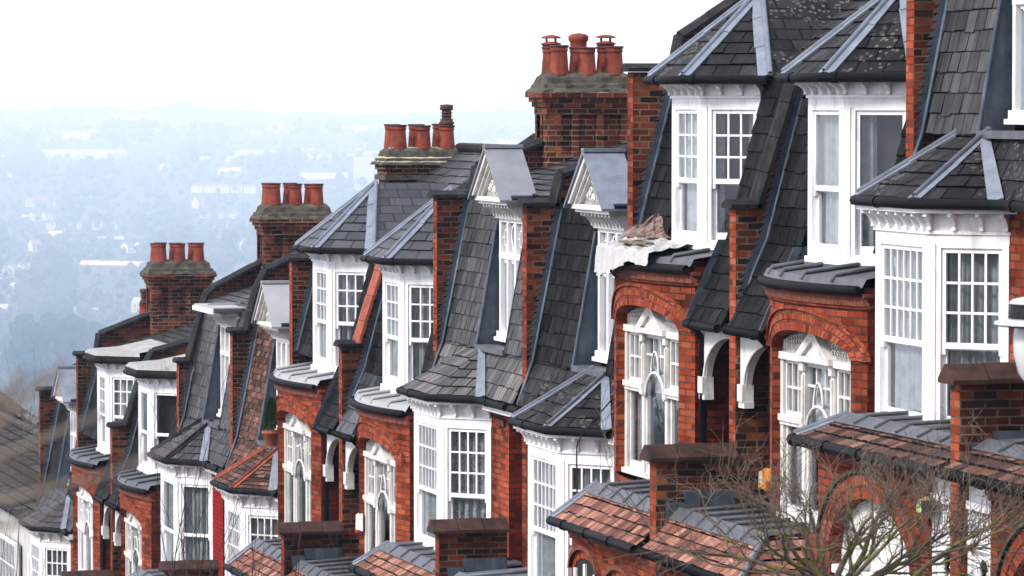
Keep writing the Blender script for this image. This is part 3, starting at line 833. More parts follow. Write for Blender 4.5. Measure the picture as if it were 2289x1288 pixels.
        for i in range(3): g.face([E[i] + Z * (ze - .07), E[i + 1] + Z * (ze - .07), E[i + 1] + Z * (ze + .0), E[i] + Z * (ze + .0)], 'gutter')
        g.face([p + Z * (ze - .012) for p in E], 'gutter')
        g.build('gutter', rf)
    else:
        m = MB(); z0 = ze - .02; Ei = bay_plan(14.37, yc, .53, .54, .16)
        fm = o.get('flatm', 'felt')
        for i in range(3):
            m.face([E[i] + Z * z0, E[i + 1] + Z * z0, E[i + 1] + Z * (z0 + .09), E[i] + Z * (z0 + .09)], 'cope')
            m.face([E[i] + Z * (z0 + .09), E[i + 1] + Z * (z0 + .09), Ei[i + 1] + Z * (z0 + .16), Ei[i] + Z * (z0 + .16)], fm)
        A_, B_, C_, D_ = [p + Z * (z0 + .16) for p in Ei]
        m.face([A_, B_, C_, D_], fm); m.face([A_, D_, (15.6, D_.y, z0 + .3), (15.6, A_.y, z0 + .3)], fm)
        m.face([p + Z * (z0 - .004) for p in E], 'cope')
        rf = m.build('turret_roof', H)
        g = MB(); gutter(g, [p + Z * (z0 - .02) for p in E], .045); g.build('gutter', rf)
    # main roof behind
    m = MB(); ya, yb = sorted((Y(.11), Y(kmax)))
    ms = o.get('main', sm); zr = L + .28 + 2.25 * o.get('pitch', .66)
    m.slates([(14.93, ya, L + .26), (14.93, yb, L + .26), (17.2, yb, zr), (17.2, ya, zr)], ms)
    m.face([(17.2, yb, zr), (17.2, ya, zr), (21.5, ya, zr - 2.8), (21.5, yb, zr - 2.8)], ms)
    m.tube([(17.2, ya, zr + .02), (17.2, yb, zr + .02)], .09, 8, 'cope')
    m.build('main_roof', H)
    ground_block(H, s0, sg, 0.0, 3.2, L - 4.74, L - 4.34, o, 'T')

# ------------------------------------------------------------------ D unit: canted bay with hipped roof, mansard with pedimented dormer
def unit_D(H, s0, sg, ydt, L, o):
    Y = lambda k: s0 + sg * k
    kmax = abs(ydt - s0) - .11; zg = ground(s0) - .3
    L0 = L            # levels below are written for the pair at L = 0 meaning DD level 1 of the photograph
    ev, hd, sl, tp = L - 3.91, L - 4.2, L - 6.0, L - 3.27
    yc = Y(2.87); fb = o.get('wall', 'front')
    m = MB()
    for ka, kb, x in ((.75, 1.66, 14.42), (4.08, kmax, 14.42), (.11, .75, 14.6)):
        m.face([(x, Y(ka), zg), (x, Y(kb), zg), (x, Y(kb), ev + .05), (x, Y(ka), ev + .05)], fb)
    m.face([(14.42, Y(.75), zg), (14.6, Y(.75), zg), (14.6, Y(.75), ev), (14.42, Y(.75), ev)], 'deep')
    m.face([(14.42, Y(1.66), zg), (14.42, Y(4.08), zg), (14.42, Y(4.08), sl - .05), (14.42, Y(1.66), sl - .05)], fb)
    m.build('wall', H)
    def sp(**k): d = dict(cols=4, rows=3, meet=.44, curtain='curtain'); d.update(k); return d
    spec = [sp(**o.get('near', {})), sp(cols=6, **o.get('front', {})) if 'cols' not in o.get('front', {}) else sp(**o['front']), sp()]
    B, P = canted_bay(H, 13.85, yc, .68, .58, sl, hd, spec, 'bay_window', .27)
    # bay roof
    Z = Vector((0, 0, 1)); E = bay_plan(13.85, yc, .68, .58, .16); ze = ev + .03
    near, far = E[0], E[3]
    A_, B_, C_, D_ = [p + Z * ze for p in E]
    A_.x = D_.x = 14.3
    T2 = Vector((14.6, yc - .30, tp)); T1 = Vector((14.6, yc + .36, tp))
    m = MB(); bm = o.get('bay', 'slate'); gz = .1 if bm.startswith('tile') else .2
    m.slates([B_, C_, T1, T2], bm, gz); m.slates([A_, B_, T2], bm, gz); m.slates([C_, D_, T1], bm, gz)
    # bellcast strips beside it, running up to the mansard foot
    ya, yb = sorted((Y(.11), Y(kmax)))
    for (a, b, T, Ew) in ((ya, A_.y, T2, A_), (D_.y, yb, T1, D_)):
        if b - a < .05: continue
        near_side = Ew is A_
        lo0, lo1 = Vector((14.3, a, ze)), Vector((14.3, b, ze))
        if near_side: m.slates([lo0, lo1, T2, Vector((14.56, a, tp))], bm, gz)
        else: m.slates([lo0, lo1, Vector((14.56, b, tp)), T1], bm, gz)
    rf = m.build('bay_roof', H)
    h = MB(); hm = o.get('hipm', 'lead_l')
    cc = lambda *q: sum(q, Vector((0, 0, 0))) / len(q)
    if o.get('hips', True):
        hip(h, B_, T2, [cc(A_, B_, T2), cc(B_, C_, T1, T2)], .08, hm); h2 = MB(); hip(h2, C_, T1, [cc(B_, C_, T1, T2), cc(C_, D_, T1)], .08, hm); h2.build('hip_flashing', rf)
    v = Vector((14.3, A_.y - .3, ze)); hip(h, A_, T2, [cc(A_, B_, T2)], .15, 'lead_l' if o.get('valley', True) else hm, .01)
    h.build('hip_flashing', rf)
    g = MB(); pts = [Vector((14.2, ya, ze - .04))] + [p + Z * (ze - .04) - Vector((.03, 0, 0)) for p in (E[0], E[1], E[2], E[3])] + [Vector((14.2, yb, ze - .04))]
    pts[1].x = pts[4].x = 14.2
    gutter(g, pts, .05)
    for p, q in zip(pts, pts[1:]): g.face([p + Vector((.04, 0, -.05)), q + Vector((.04, 0, -.05)), q + Vector((.04, 0, .04)), p + Vector((.04, 0, .04))], 'gutter')
    g.face([p + Z * .02 for p in pts] + [Vector((14.6, yb, ze - .02)), Vector((14.6, ya, ze - .02))], 'gutter')
    g.build('gutter', rf)
    f = MB(); f.box(14.25, 14.44, ya, A_.y + (.02 if o.get('fascia', True) else -1.2), ze - .16, ze - .055, 'white'); f.build('fascia', rf)
    # mansard with inset dormer
    kd, wd = o.get('kd', 2.3), .6; md = o.get('man', 'slate_m'); zt_ = L - 1.2
    lo, hi = (14.54, tp - .03), (14.92, zt_); gm = .1 if md.startswith('tile') else .2
    for ka, kb in ((.11, kd - wd - .1), (kd + wd + .1, kmax)):
        m = MB(); m.slates([(lo[0], Y(ka), lo[1]), (lo[0], Y(kb), lo[1]), (hi[0], Y(kb), hi[1]), (hi[0], Y(ka), hi[1])], md, gm)
        m.build('mansard_roof', H)
    c = MB(); dw = 14.84
    for k in (kd - wd - .1, kd + wd + .1):
        c.face([(lo[0] - .02, Y(k), lo[1]), (dw + .05, Y(k), lo[1]), (dw + .05, Y(k), L - 1.62), (dw - .02, Y(k), L - 1.62)], 'lead_d')
    c.box(lo[0] - .04, dw + .05, min(Y(kd - wd - .1), Y(kd + wd + .1)), max(Y(kd - wd - .1), Y(kd + wd + .1)), tp - .06, tp + .012, 'lead')
    c.tube([(lo[0] - .02, Y(kd + (wd + .1) * sg), lo[1]), (dw - .02, Y(kd + (wd + .1) * sg), L - 1.6)], .02, 6, 'lead_d')
    dm = c.build('dormer', H)
    y0 = yc; ylo, yhi = sorted((Y(kd - wd), Y(kd + wd)))
    wh = o.get('dw', {})
    ww = MB(); F = frame((dw, ylo, L - 3.15), (0, 1, 0), (-1, 0, 0)); h_ = 1.6; W2 = yhi - ylo
    lights = 3; fr = .07
    for i in range(lights + 1):
        a = (W2 - fr) * i / lights; ww.lbox(F, a, a + fr, 0, h_, -.08, .02, 'white')
    ww.lbox(F, 0, W2, 0, .08, -.08, .06, 'white'); ww.lbox(F, 0, W2, h_ - .05, h_, -.08, .021, 'white'); ww.lbox(F, 0, W2, 1.06, 1.13, -.08, .025, 'white')
    ww.lbox(F, -.03, W2 + .03, -.05, 0, -.08, .09, 'white')
    if o.get('orn', True):
        for i in range(lights):
            a0 = (W2 - fr) * i / lights + fr; a1 = (W2 - fr) * (i + 1) / lights; ac = (a0 + a1) / 2; b0, b1 = 1.13, h_ - .05
            if i != 1:
                for (p, q, r_, s_) in ((ac - .075, ac - .06, b0 + .1, b1 - .1), (ac + .06, ac + .075, b0 + .1, b1 - .1), (ac - .075, ac + .075, b0 + .1, b0 + .115), (ac - .075, ac + .075, b1 - .115, b1 - .1), (ac - .007, ac + .007, b0, b0 + .1), (ac - .007, ac + .007, b1 - .1, b1), (a0, ac - .07, (b0 + b1) / 2 - .007, (b0 + b1) / 2 + .007), (ac + .07, a1, (b0 + b1) / 2 - .007, (b0 + b1) / 2 + .007)):
                    ww.lbox(F, p, q, r_, s_, -.03, -.01, 'white')
            else:
                for sd in (-1, 1): ww.tube([F(ac + sd * .0, b0, -.02), F(ac + sd * .1, b0 + .2, -.02), F(ac + sd * .09, b1 - .1, -.02), F(ac, b1 - .01, -.02)], .011, 5, 'white')
            # scalloped head of the lower light
            for j in range(5):
                t = a0 + (a1 - a0) * (j + .5) / 5; ww.lbox(F, t - .03, t + .03, 1.0 + .02 * abs(j - 2), 1.06, -.035, -.005, 'white')
    else:
        for i in range(lights):
            a0 = (W2 - fr) * i / lights + fr; a1 = (W2 - fr) * (i + 1) / lights
            for q in (.36, .72) if o.get('grid') else (): ww.lbox(F, a0, a1, q, q + .02, -.03, -.01, 'white')
            if o.get('grid'): ww.lbox(F, (a0 + a1) / 2 - .01, (a0 + a1) / 2 + .01, .08, h_, -.03, -.01, 'white')
    w_ = ww.build('dormer_window', dm if False else H)
    g = MB(); g.face([F(0, 0, -.04), F(W2, 0, -.04), F(W2, h_, -.04), F(0, h_, -.04)], 'glass'); g.build('glass', w_)
    c = MB(); V = []; nn = 60
    for i in range(nn + 1):
        a = W2 * i / nn; cc_ = -.11 - .016 * math.sin(a * 50); V += [F(a, h_ - .02, cc_), F(a, .04, cc_)]
    c.idx(V, [(2 * i, 2 * i + 2, 2 * i + 3, 2 * i + 1) for i in range(nn)], 'curtain'); c.build('curtain', w_)
    d = MB(); d.lbox(F, 0, W2, 0, h_, -.22, -.2, 'dim'); d.build('dark_room_board', w_)  # painted dark board instead of a room behind the dormer
    # entablature with scroll brackets, cornice, pediment
    e = MB(); zh = L - 1.55; yk = (ylo + yhi) / 2; hwp = .74; wm = 'white_o' if not o.get('fresh') else 'white'
    e.box(14.8, 15.1, ylo - .02, yhi + .02, zh, zh + .2, wm); e.box(14.77, 15.1, ylo - .05, yhi + .05, zh, zh + .03, wm)
    for i in range(9):
        y = ylo + (yhi - ylo) * i / 8
        prof = [(14.8, zh + .2), (14.6, zh + .2), (14.6, zh + .16), (14.68, zh + .13), (14.73, zh + .07), (14.74, zh + .03), (14.8, zh + .03)]
        e.prism([(a, y - .025, b) for a, b in prof], (0, .05, 0), wm)
    for x in range(2):   # returns
        yy = (ylo - .02) if x == 0 else yhi + .02
        for j in range(3):
            xx = 14.84 + j * .1; s_ = -1 if x == 0 else 1
            prof = [(0, zh + .2), (.17, zh + .2), (.17, zh + .16), (.08, zh + .1), (.04, zh + .03), (0, zh + .03)]
            e.prism([(xx, yy + s_ * a, b) for a, b in prof], (.045, 0, 0), wm)
    e.box(14.56, 15.2, yk - hwp + .02, yk + hwp - .02, zh + .2, zh + .24, wm); e.box(14.52, 15.2, yk - hwp - .02, yk + hwp + .02, zh + .24, zh + .3, wm)
    zp = zh + .302
    if o.get('ped', True):
        pk = Vector((14.5, yk, L - .62))
        e.prism([(14.62, yk - hwp + .08, zp), (14.62, yk + hwp - .08, zp), (14.62, yk, L - .72)], (.3, 0, 0), 'carve')
        rr = random.Random(3)
        for i in range(16):
            t = rr.uniform(-.4, .4); zz = zp + .05 + rr.random() * (.5 - abs(t)) * .7
            e.tube([(14.615, yk + t + .05 * math.cos(a), zz + .035 * math.sin(a)) for a in range(5)], .014, 5, wm)
        for sd in (-1, 1):
            for (ga, gb_, x0) in ((.0, .07, 14.47), (.075, .12, 14.52), (.125, .16, 14.56)):
                pts = [(yk + sd * (hwp + .03 - ga * 1.3), zp), (yk + sd * (hwp + .03 - gb_ * 1.3), zp), (yk, L - .62 - gb_ * 1.2), (yk, L - .62 - ga * 1.2)]
                e.prism([(x0, a, b) for a, b in pts], (.16, 0, 0), wm)
        r = MB(); rm = o.get('pedroof', 'lead_p')
        for sd in (-1, 1):
            a = Vector((14.44, yk + sd * (hwp + .09), zp - .03)); b = Vector((14.44, yk, L - .575)); bk = Vector((.52, 0, 0))
            r.prism([a, b, b - Vector((0, 0, .045)), a - Vector((0, 0, .03))], bk, rm)
            mid = (a + b) / 2 + Vector((0, 0, .03)); r.tube([mid + bk * .02, mid + bk], .02, 6, rm) if False else None
        r.box(14.44, 14.97, yk - .06, yk + .06, L - .6, L - .555, rm)
        r.tube([(14.6, yk - hwp - .07, zp + .0), (14.98, yk - hwp - .07, zp + .0)], .035, 6, 'lead_d')
        r.build('dormer_roof', dm)
    else:
        r = MB()
        r.box(14.4, 15.7, yk - hwp - .12, yk + hwp + .12, zp, zp + .06, 'flatroof'); r.box(14.37, 14.41, yk - hwp - .15, yk + hwp + .15, zp - .05, zp + .03, 'white')
        r.box(14.5, 15.6, yk + .1, yk + .16, zp + .06, zp + .1, 'flatroof'); r.box(14.4, 15.6, yk - hwp - .16, yk - hwp - .11, zp - .02, zp + .04, 'lead')
        r.build('dormer_roof', dm)
    e.build('pediment', dm)
    # main roof
    m = MB(); ms = o.get('main', 'slate_m'); zr = zt_ + 2.28 * o.get('pitch', .3)
    m.slates([(14.9, ya, zt_ - .02), (14.9, yb, zt_ - .02), (17.2, yb, zr), (17.2, ya, zr)], ms)
    m.face([(17.2, yb, zr), (17.2, ya, zr), (21.5, ya, zr - 2.8), (21.5, yb, zr - 2.8)], ms)
    m.tube([(17.2, ya, zr + .02), (17.2, yb, zr + .02)], .09, 8, 'cope')
    m.build('main_roof', H)
    ground_block(H, s0, sg, 0.0, o.get('blk', 3.9), L - 6.35 + o.get('bdz', 0), L - 6.03 + o.get('bdz', 0) * .4, o, 'D')

# ------------------------------------------------------------------ projecting ground floor
def ground_block(H, s0, sg, ka, kb, zgut, zflat, o, kind):
    Y = lambda k: s0 + sg * k
    zg = ground(s0) - .3; xf = 13.3
    y0, y1 = sorted((Y(ka + .11), Y(kb)))
    tm = o.get('porch', 'tile')
    m = MB()
    porch = (kind == 'D')
    wk0 = .72 if porch else .11
    def wallface(k0, k1, z0, z1): m.face([(xf, Y(k0), z0), (xf, Y(k1), z0), (xf, Y(k1), z1), (xf, Y(k0), z1)], 'front')
    zt = zgut + .02
    # arched opening in the block front
    kc, hw, zc, zs = (2.22, 1.06, zgut - .47, zgut - 1.05) if porch else (2.0, .0, 0, 0)
    if hw:
        ks = [wk0, kc - hw] + [kc - hw + 2 * hw * i / 20 for i in range(1, 20)] + [kc + hw, kb]
        ah = lambda k: zs + (zc - zs) * math.sqrt(max(0, 1 - ((k - kc) / hw) ** 2))
        for a, b in zip(ks, ks[1:]):
            if abs((a + b) / 2 - kc) < hw:
                m.face([(xf, Y(a), ah(a)), (xf, Y(b), ah(b)), (xf, Y(b), zt), (xf, Y(a), zt)], 'front')
                m.face([(xf, Y(a), ah(a)), (xf, Y(b), ah(b)), (xf + .2, Y(b), ah(b)), (xf + .2, Y(a), ah(a))], 'front')
            else: wallface(a, b, zg, zt)
        for k in (kc - hw, kc + hw): m.face([(xf, Y(k), zg), (xf + .2, Y(k), zg), (xf + .2, Y(k), zs), (xf, Y(k), zs)], 'front')
    else: wallface(wk0, kb, zg, zt)
    for k in (wk0, kb): m.face([(xf, Y(k), zg), (14.4, Y(k), zg), (14.4, Y(k), zt), (xf, Y(k), zt)], 'deep')
    # string courses and rope moulding under the gutter
    nk = 60
    for i in range(nk):
        a, b = wk0 + (kb - wk0) * i / nk, wk0 + (kb - wk0) * (i + .86) / nk
        p = [Vector((xf - .05, Y(a), zgut - .17)), Vector((xf - .05, Y(b), zgut - .17)), Vector((xf - .05, Y(b) + .03, zgut - .09)), Vector((xf - .05, Y(a) + .03, zgut - .09))]
        m.prism(p, (.06, 0, 0), 'rope')
    m.box(xf - .03, xf + .02, *sorted((Y(wk0), Y(kb))), zgut - .215, zgut - .18, 'front'); m.box(xf - .07, xf + .02, *sorted((Y(wk0), Y(kb))), zgut - .08, zgut - .03, 'front')
    B = m.build('porch_block', H)
    r = MB()
    ring = []
    if hw:
        for (g0, g1, lift) in ((0, .12, .012), (.125, .24, .018), (.24, .28, .05)):
            ul = 0; pt = lambda t, g: Vector((xf - lift, Y(kc + (hw + g) * math.cos(math.pi * (1 - t))), zs + (zc - zs + g) * math.sin(math.pi * t)))
            for i in range(26):
                a, b, c, d = pt(i / 26, g0), pt((i + 1) / 26, g0), pt((i + 1) / 26, g1), pt(i / 26, g1); du = (b - a).length
                r.face([a, b, c, d], 'arch' if g0 < .2 else 'stone', [(ul, g0), (ul + du, g0), (ul + du, g1), (ul, g1)]); ul += du
                bi = Vector((lift, 0, 0)); r.face([d, c, c + bi, d + bi], 'rope')
    else:
        for kc2, zz in ((2.62, zgut - .34), (1.25, zgut - .42)):   # small blind window hoods
            for (g0, g1, lift, mt) in ((0, .1, .012, 'arch'), (.1, .15, .06, 'rope')):
                pt = lambda t, g: Vector((xf - lift, Y(kc2 + (.42 + g) * math.cos(math.pi * (1 - t))), zz - .22 + (.16 + g) * math.sin(math.pi * t)))
                ul = 0
                for i in range(18):
                    a, b, c, d = pt(i / 18, g0), pt((i + 1) / 18, g0), pt((i + 1) / 18, g1), pt(i / 18, g1); du = (b - a).length
                    r.face([a, b, c, d], mt, [(ul, g0), (ul + du, g0), (ul + du, g1), (ul, g1)]); ul += du
                    bi = Vector((lift, 0, 0)); r.face([d, c, c + bi, d + bi], mt)
            r.prism([(xf - .004, Y(kc2 + .42 * math.cos(math.pi * (1 - i / 16))), zz - .22 + .16 * math.sin(math.pi * i / 16)) for i in range(17)] + [(xf - .004, Y(kc2 + .42), zz - 1.6), (xf - .004, Y(kc2 - .42), zz - 1.6)], (.003, 0, 0), 'dim')
            for kk in (-.38, 0, .38): r.box(xf - .03, xf + .0, *sorted((Y(kc2 + kk - .035), Y(kc2 + kk + .035))), zz - 1.6, zz - (.12 if kk == 0 else .2), 'white')
    r.build('arch_ring', B)
    if hw:   # white window filling the arch
        wv = MB(); xw = xf + .12
        pts = [(xw, Y(kc + hw * math.cos(math.pi * (1 - i / 20))), zs + (zc - zs) * math.sin(math.pi * i / 20)) for i in range(21)]
        wv.prism(pts + [(xw, Y(kc + hw), zs - .15), (xw, Y(kc - hw), zs - .15)], (.03, 0, 0), 'white_o')
        for kk in (-.62, -.2, .2, .62): wv.box(xw - .02, xw, *sorted((Y(kc + kk - .02), Y(kc + kk + .02))), zs - .1, zs + .25, 'white')
        wv.box(xw - .1, xw, *sorted((Y(kc - hw), Y(kc + hw))), zs - .2, zs - .12, 'white')
        for sd in (-1, 1):
            q = [(xw - .08, Y(kc + sd * .42), zs - .12), (xw - .08, Y(kc + sd * .34), zs - .12), (xw - .08, Y(kc), zs + .22), (xw - .08, Y(kc), zs + .3)]
            wv.prism(q, (.08, 0, 0), 'white')
        for kk in (-hw + .05, -.45, .45, hw - .05): wv.box(xw - .03, xw + .04, *sorted((Y(kc + kk - .05), Y(kc + kk + .05))), zg + .8, zs - .2, 'white')
        wv.tube([(xw - .04, Y(kc + .4 * math.cos(math.pi * (1 - i / 12))), zs - .62 + .3 * math.sin(math.pi * i / 12)) for i in range(13)], .03, 6, 'white')
        wo_ = wv.build('arched_window', B)
        gl = MB(); gl.face([(xw + .02, Y(kc - hw), zg + .8), (xw + .02, Y(kc + hw), zg + .8), (xw + .02, Y(kc + hw), zs - .15), (xw + .02, Y(kc - hw), zs - .15)], 'glass')
        gl.face([(xw + .12, Y(kc - hw), zg + .8), (xw + .12, Y(kc + hw), zg + .8), (xw + .12, Y(kc + hw), zs - .15), (xw + .12, Y(kc - hw), zs - .15)], 'curtain')
        gl.build('arched_window_glass', B)
    # tiled skirt roof with hipped far end, lead flat behind
    t = MB(); xe, xi = 13.12, 13.52; ye = kb
    gz = .13
    a0 = Vector((xe, Y(.11), zgut)); a1 = Vector((xe, Y(ye + .16), zgut)); b1 = Vector((xi, Y(ye - .22), zflat)); b0 = Vector((xi, Y(.11), zflat))
    t.slates([a0, a1, b1, b0], tm, gz, .02)
    t.slates([a1, Vector((14.15, Y(ye + .16), zgut)), Vector((14.15, Y(ye - .22), zflat)), b1], tm, gz, .02)
    sk = t.build('skirt_roof', H)
    l = MB(); lm = 'lead_l' if o.get('paleporch') else 'lead'
    l.face([b0 + Vector((0, 0, .02)), b1 + Vector((0, 0, .02)), Vector((14.5, Y(ye - .22), zflat + .07)), Vector((14.5, Y(.11), zflat + .07))], lm)
    d_ = (a0 - b0).normalized() * .16
    l.prism([b0 + d_ + Vector((-.01, 0, .03)), b1 + d_ + Vector((-.01, 0, .03)), b1 + Vector((0, 0, .035)), b0 + Vector((0, 0, .035))], (0, 0, .006), lm)
    for i in range(1, 6):
        k = .11 + (ye - .3) * i / 6; l.tube([b0.lerp(b1, i / 6) + d_ + Vector((0, 0, .045)), b0.lerp(b1, i / 6) + Vector((0, 0, .05)), Vector((14.45, b0.lerp(b1, i / 6).y, zflat + .09))], .022, 6, lm)
    hip(l, a1, b1, [(a0 + b0) / 2], .09, 'lead_l', .03)
    l.build('lead_flat', sk)
    g = MB(); gutter(g, [a0 + Vector((-.03, 0, -.03)), a1 + Vector((-.03, 0, -.03)), Vector((14.1, Y(ye + .2), zgut - .03))], .055)
    g.face([a0 + Vector((.03, 0, -.08)), a1 + Vector((.03, 0, -.08)), a1 + Vector((.03, 0, -.005)), a0 + Vector((.03, 0, -.005))], 'gutter')
    g.face([a0 + Vector((.02, 0, -.012)), a1 + Vector((.02, 0, -.012)), Vector((14.3, Y(ye + .1), zgut - .012)), Vector((14.3, Y(.11), zgut - .012))], 'gutter')
    g.build('gutter', sk)
    if porch:   # white timber porch screen with spindles between brick pier and party wall
        s = MB(); ky0, ky1 = sorted((Y(.13), Y(.71))); x = xf + .04
        zr1, zr0 = zgut - .3, zgut - .64
        s.box(x, x + .08, ky0, ky1, zr1 + .03, zgut - .02, 'white'); s.box(x - .03, x + .1, ky0, ky1, zr1 - .04, zr1 + .03, 'white'); s.box(x - .02, x + .09, ky0, ky1, zr0 - .04, zr0 + .02, 'white')
        for yy in (ky0, ky1 - .08): s.box(x - .01, x + .085, yy, yy + .08, zg, zr1 - .03, 'white')
        # fretted arch below the rail
        na = 14; yc_ = (ky0 + ky1) / 2; hw_ = (ky1 - ky0) / 2 - .08
        pts = [(ky0 + .08, zr0 - .04), (ky1 - .08, zr0 - .04), (ky1 - .08, zr0 - .5)] + [(yc_ + hw_ * .92 * math.cos(math.pi * i / na), zr0 - .5 + .38 * math.sin(math.pi * i / na)) for i in range(na + 1)] + [(ky0 + .08, zr0 - .5)]
        s.prism([(x + .02, a, b) for a, b in pts], (.035, 0, 0), 'white')
        for q in (-.12, .12): s.lathe((x + .03, yc_ + q, zr0 - .42), [(.0, 0), (.045, .04), (.055, .09), (.025, .14), (.04, .17), (.02, .22), (.03, .3)], 10, 'white')
        ps = s.build('porch_screen', H)
        n_ = 7
        for i in range(n_):
            b = MB(); yy = ky0 + .12 + (ky1 - ky0 - .24) * i / (n_ - 1); hh = zr1 - .04 - zr0 - .02
            b.lathe((x + .03, yy, zr0 + .02), [(.013, 0), (.013, hh * .06), (.007, hh * .1), (.015, hh * .3), (.008, hh * .45), (.013, hh * .5), (.008, hh * .55), (.014, hh * .75), (.007, hh * .92), (.012, hh * .95), (.012, hh)], 8, 'white')
            b.build('spindle', ps)
        dd = MB(); dd.box(14.2, 14.24, ky0, ky1, zg, zgut - .1, 'dim'); dd.build('porch_back_board', H)  # flat near-black board closing the back of the porch

def porch_wall(H, s0, ztop, zflat):
    """the low parapet that divides neighbouring porches, with a ridged tile coping"""
    m = MB(); th = .215; y0, y1 = s0 - th / 2, s0 + th / 2; zg = ground(s0) - .3; x0, x1 = 13.26, 14.16
    m.face([(x0, y0, zg), (x0, y1, zg), (x0, y1, ztop), (x0, y0, ztop)], 'front')
    for y in (y0, y1): m.face([(x0, y, zg), (x1, y, zg), (x1, y, ztop), (x0, y, ztop)], 'side')
    m.face([(x0, y0, ztop), (x0, y1, ztop), (x1, y1, ztop), (x1, y0, ztop)], 'side')
    W = m.build('porch_wall', H)
    c = MB(); hw = th / 2 + .075; n = 3
    for i in range(n):
        a = x0 - .09 + (x1 + .02 - x0 + .09) * i / n; b = x0 - .09 + (x1 + .02 - x0 + .09) * (i + 1) / n - .008; up = .006 * (i % 2)
        c.prism([(a, s0 - hw, ztop - .02 + up), (a, s0 - hw - .005, ztop + .02 + up), (a, s0 - .03, ztop + .15 + up), (a, s0 + .03, ztop + .15 + up), (a, s0 + hw + .005, ztop + .02 + up), (a, s0 + hw, ztop - .02 + up)], (b - a, 0, 0), 'cope_r')
    c.build('coping', W)
    f = MB(); f.prism([(13.6, y0 - .012, zflat + .04), (14.15, y0 - .012, zflat + .04), (14.15, y0 - .012, zflat + .2), (13.56, y0 - .012, zflat + .2)], (0, .01, 0), 'lead_d')
    f.prism([(13.4, y0 - .02, zflat - .16), (13.6, y0 - .02, zflat - .02), (13.58, y0 - .02, zflat + .09), (13.36, y0 - .02, zflat + .09)], (0, .012, 0), 'lead_d')
    f.build('flashing', W)

# ------------------------------------------------------------------ levels and spacing of the terrace
DD = [33.5, 51.4, 70.05, 91.0]; LD = [3.0, 0.0, -2.4, -5.1]
TT = [42.2, 60.65, 80.4];      LT = [0.0, -2.52, -5.4]
DT = [37.65, 46.8, 56.0, 65.3, 74.8, 86.0]
def shift(p, dz): return [(a, b + dz) for a, b in p]
def tt_top(L): return [(14.15, L - 1.13), (14.42, L - 1.13), (14.9, L + .36), (15.05, L + .5), (17.2, L + 1.95)]
def dd_top(L): return [(14.42, L - 1.33), (14.84, L - 1.33), (14.92, L - .95), (17.2, L - .2)]
MAN_D = [(14.3, -3.85), (14.5, -3.3), (14.9, -1.3)]
houses = []
def house(y, label):
    H = thing('terraced_house', (15.5, y, ground(y)), label, 'house', 'red brick terraced houses'); houses.append(H); return H

H0 = house(38, 'red brick terraced house nearest the camera with a white bay by the street lamp')
unit_D(H0, DD[0], 1, DT[0], LD[0], dict(kd=1.95, blk=3.6, bdz=.19, fascia=False, man='slate_m', bay='slate', porch='tile_d', near=dict(curtain='curtain'), front=dict(cols=6)))
unit_T(H0, TT[0], -1, DT[0], LT[0], dict(slate='slate', near=dict(cols=1, rows=1, cover=((0, .22), (.68, 1))), front=dict(cols=1, rows=1), bw=2.9))
party_wall(H0, DT[0], [(14.42, LD[0] - 1.2 + .1), (14.98, LD[0] - 1.1), (15.1, LD[0] - .8), (17.2, LD[0] + .6)], shift(MAN_D, LD[0]))

H1 = house(47, 'red brick terraced house with plastic sheeting on its flat roof beside the white oriel')
unit_T(H1, TT[0], 1, DT[1], LT[0], dict(slate='slate', near=dict(cover=((0, .34), (.8, 1))), front=dict()))
unit_D(H1, DD[1], -1, DT[1], LD[1], dict(kd=2.55, man='slate_d', bay='slate', porch='tile', pedroof='lead_l', near=dict(cover=((0, 1),)), paleporch=True))
party_wall(H1, TT[0], tt_top(LT[0]), shift(MAN_T, LT[0]))
party_wall(H1, DT[1], [(14.42, .36), (14.98, .36), (15.06, .75), (17.2, 2.1)], shift(MAN_T[2:], LT[0]))
porch_wall(H1, TT[0], LT[0] - 3.79, LT[0] - 4.34)

H2 = house(56, 'red brick terraced house with lace-curtained white bay below a grey pedimented dormer')
unit_D(H2, DD[1], 1, DT[2], LD[1], dict(kd=2.08, man='slate_m', bay='slate_w', porch='tile', near=dict(curtain='lace'), front=dict(curtain='curtain'), hips=False))
unit_T(H2, TT[1], -1, DT[2], LT[1], dict(slate='slate_b', main='slate_b', roof='flatroof', lean='slate_b'))
party_wall(H2, DD[1], dd_top(LD[1]), shift(MAN_D, LD[1]))
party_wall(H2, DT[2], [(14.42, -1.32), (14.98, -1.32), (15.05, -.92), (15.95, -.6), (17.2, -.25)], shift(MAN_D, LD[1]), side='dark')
chimney(H2, DT[2], .42, -2.5, cowls=(None, None, None, 'hat', 'dome', 'hat'))
porch_wall(H2, DD[1], LD[1] - 5.48, LD[1] - 6.03)

H3 = house(65, 'red brick terraced house with terracotta coping and a brown tiled bay roof')
unit_T(H3, TT[1], 1, DT[3], LT[1], dict(slate='slate_b', main='slate_b', roof='flatroof', near=dict(cover=((0, .25), (.45, 1)))))
unit_D(H3, DD[2], -1, DT[3], LD[2], dict(kd=2.4, man='tile_d', bay='tile_d', hipm='terra', porch='slate_d', pedroof='flatroof', orn=False, grid=True))
party_wall(H3, TT[1], tt_top(LT[1]), shift(MAN_T, LT[1]), cope_mats=['cope', 'terra', 'cope', 'cope'], side='side')
party_wall(H3, DT[3], [(14.42, -2.53), (14.98, -2.53), (15.06, -2.1), (17.2, -.8)], shift(MAN_T[2:], LT[1]), side='dark')
chimney(H3, DT[3], -.72, -3.2, sand=True, short=True, cowls=(None, None, 'vent', None, None, None))
porch_wall(H3, TT[1], LT[1] - 3.9, LT[1] - 4.34)

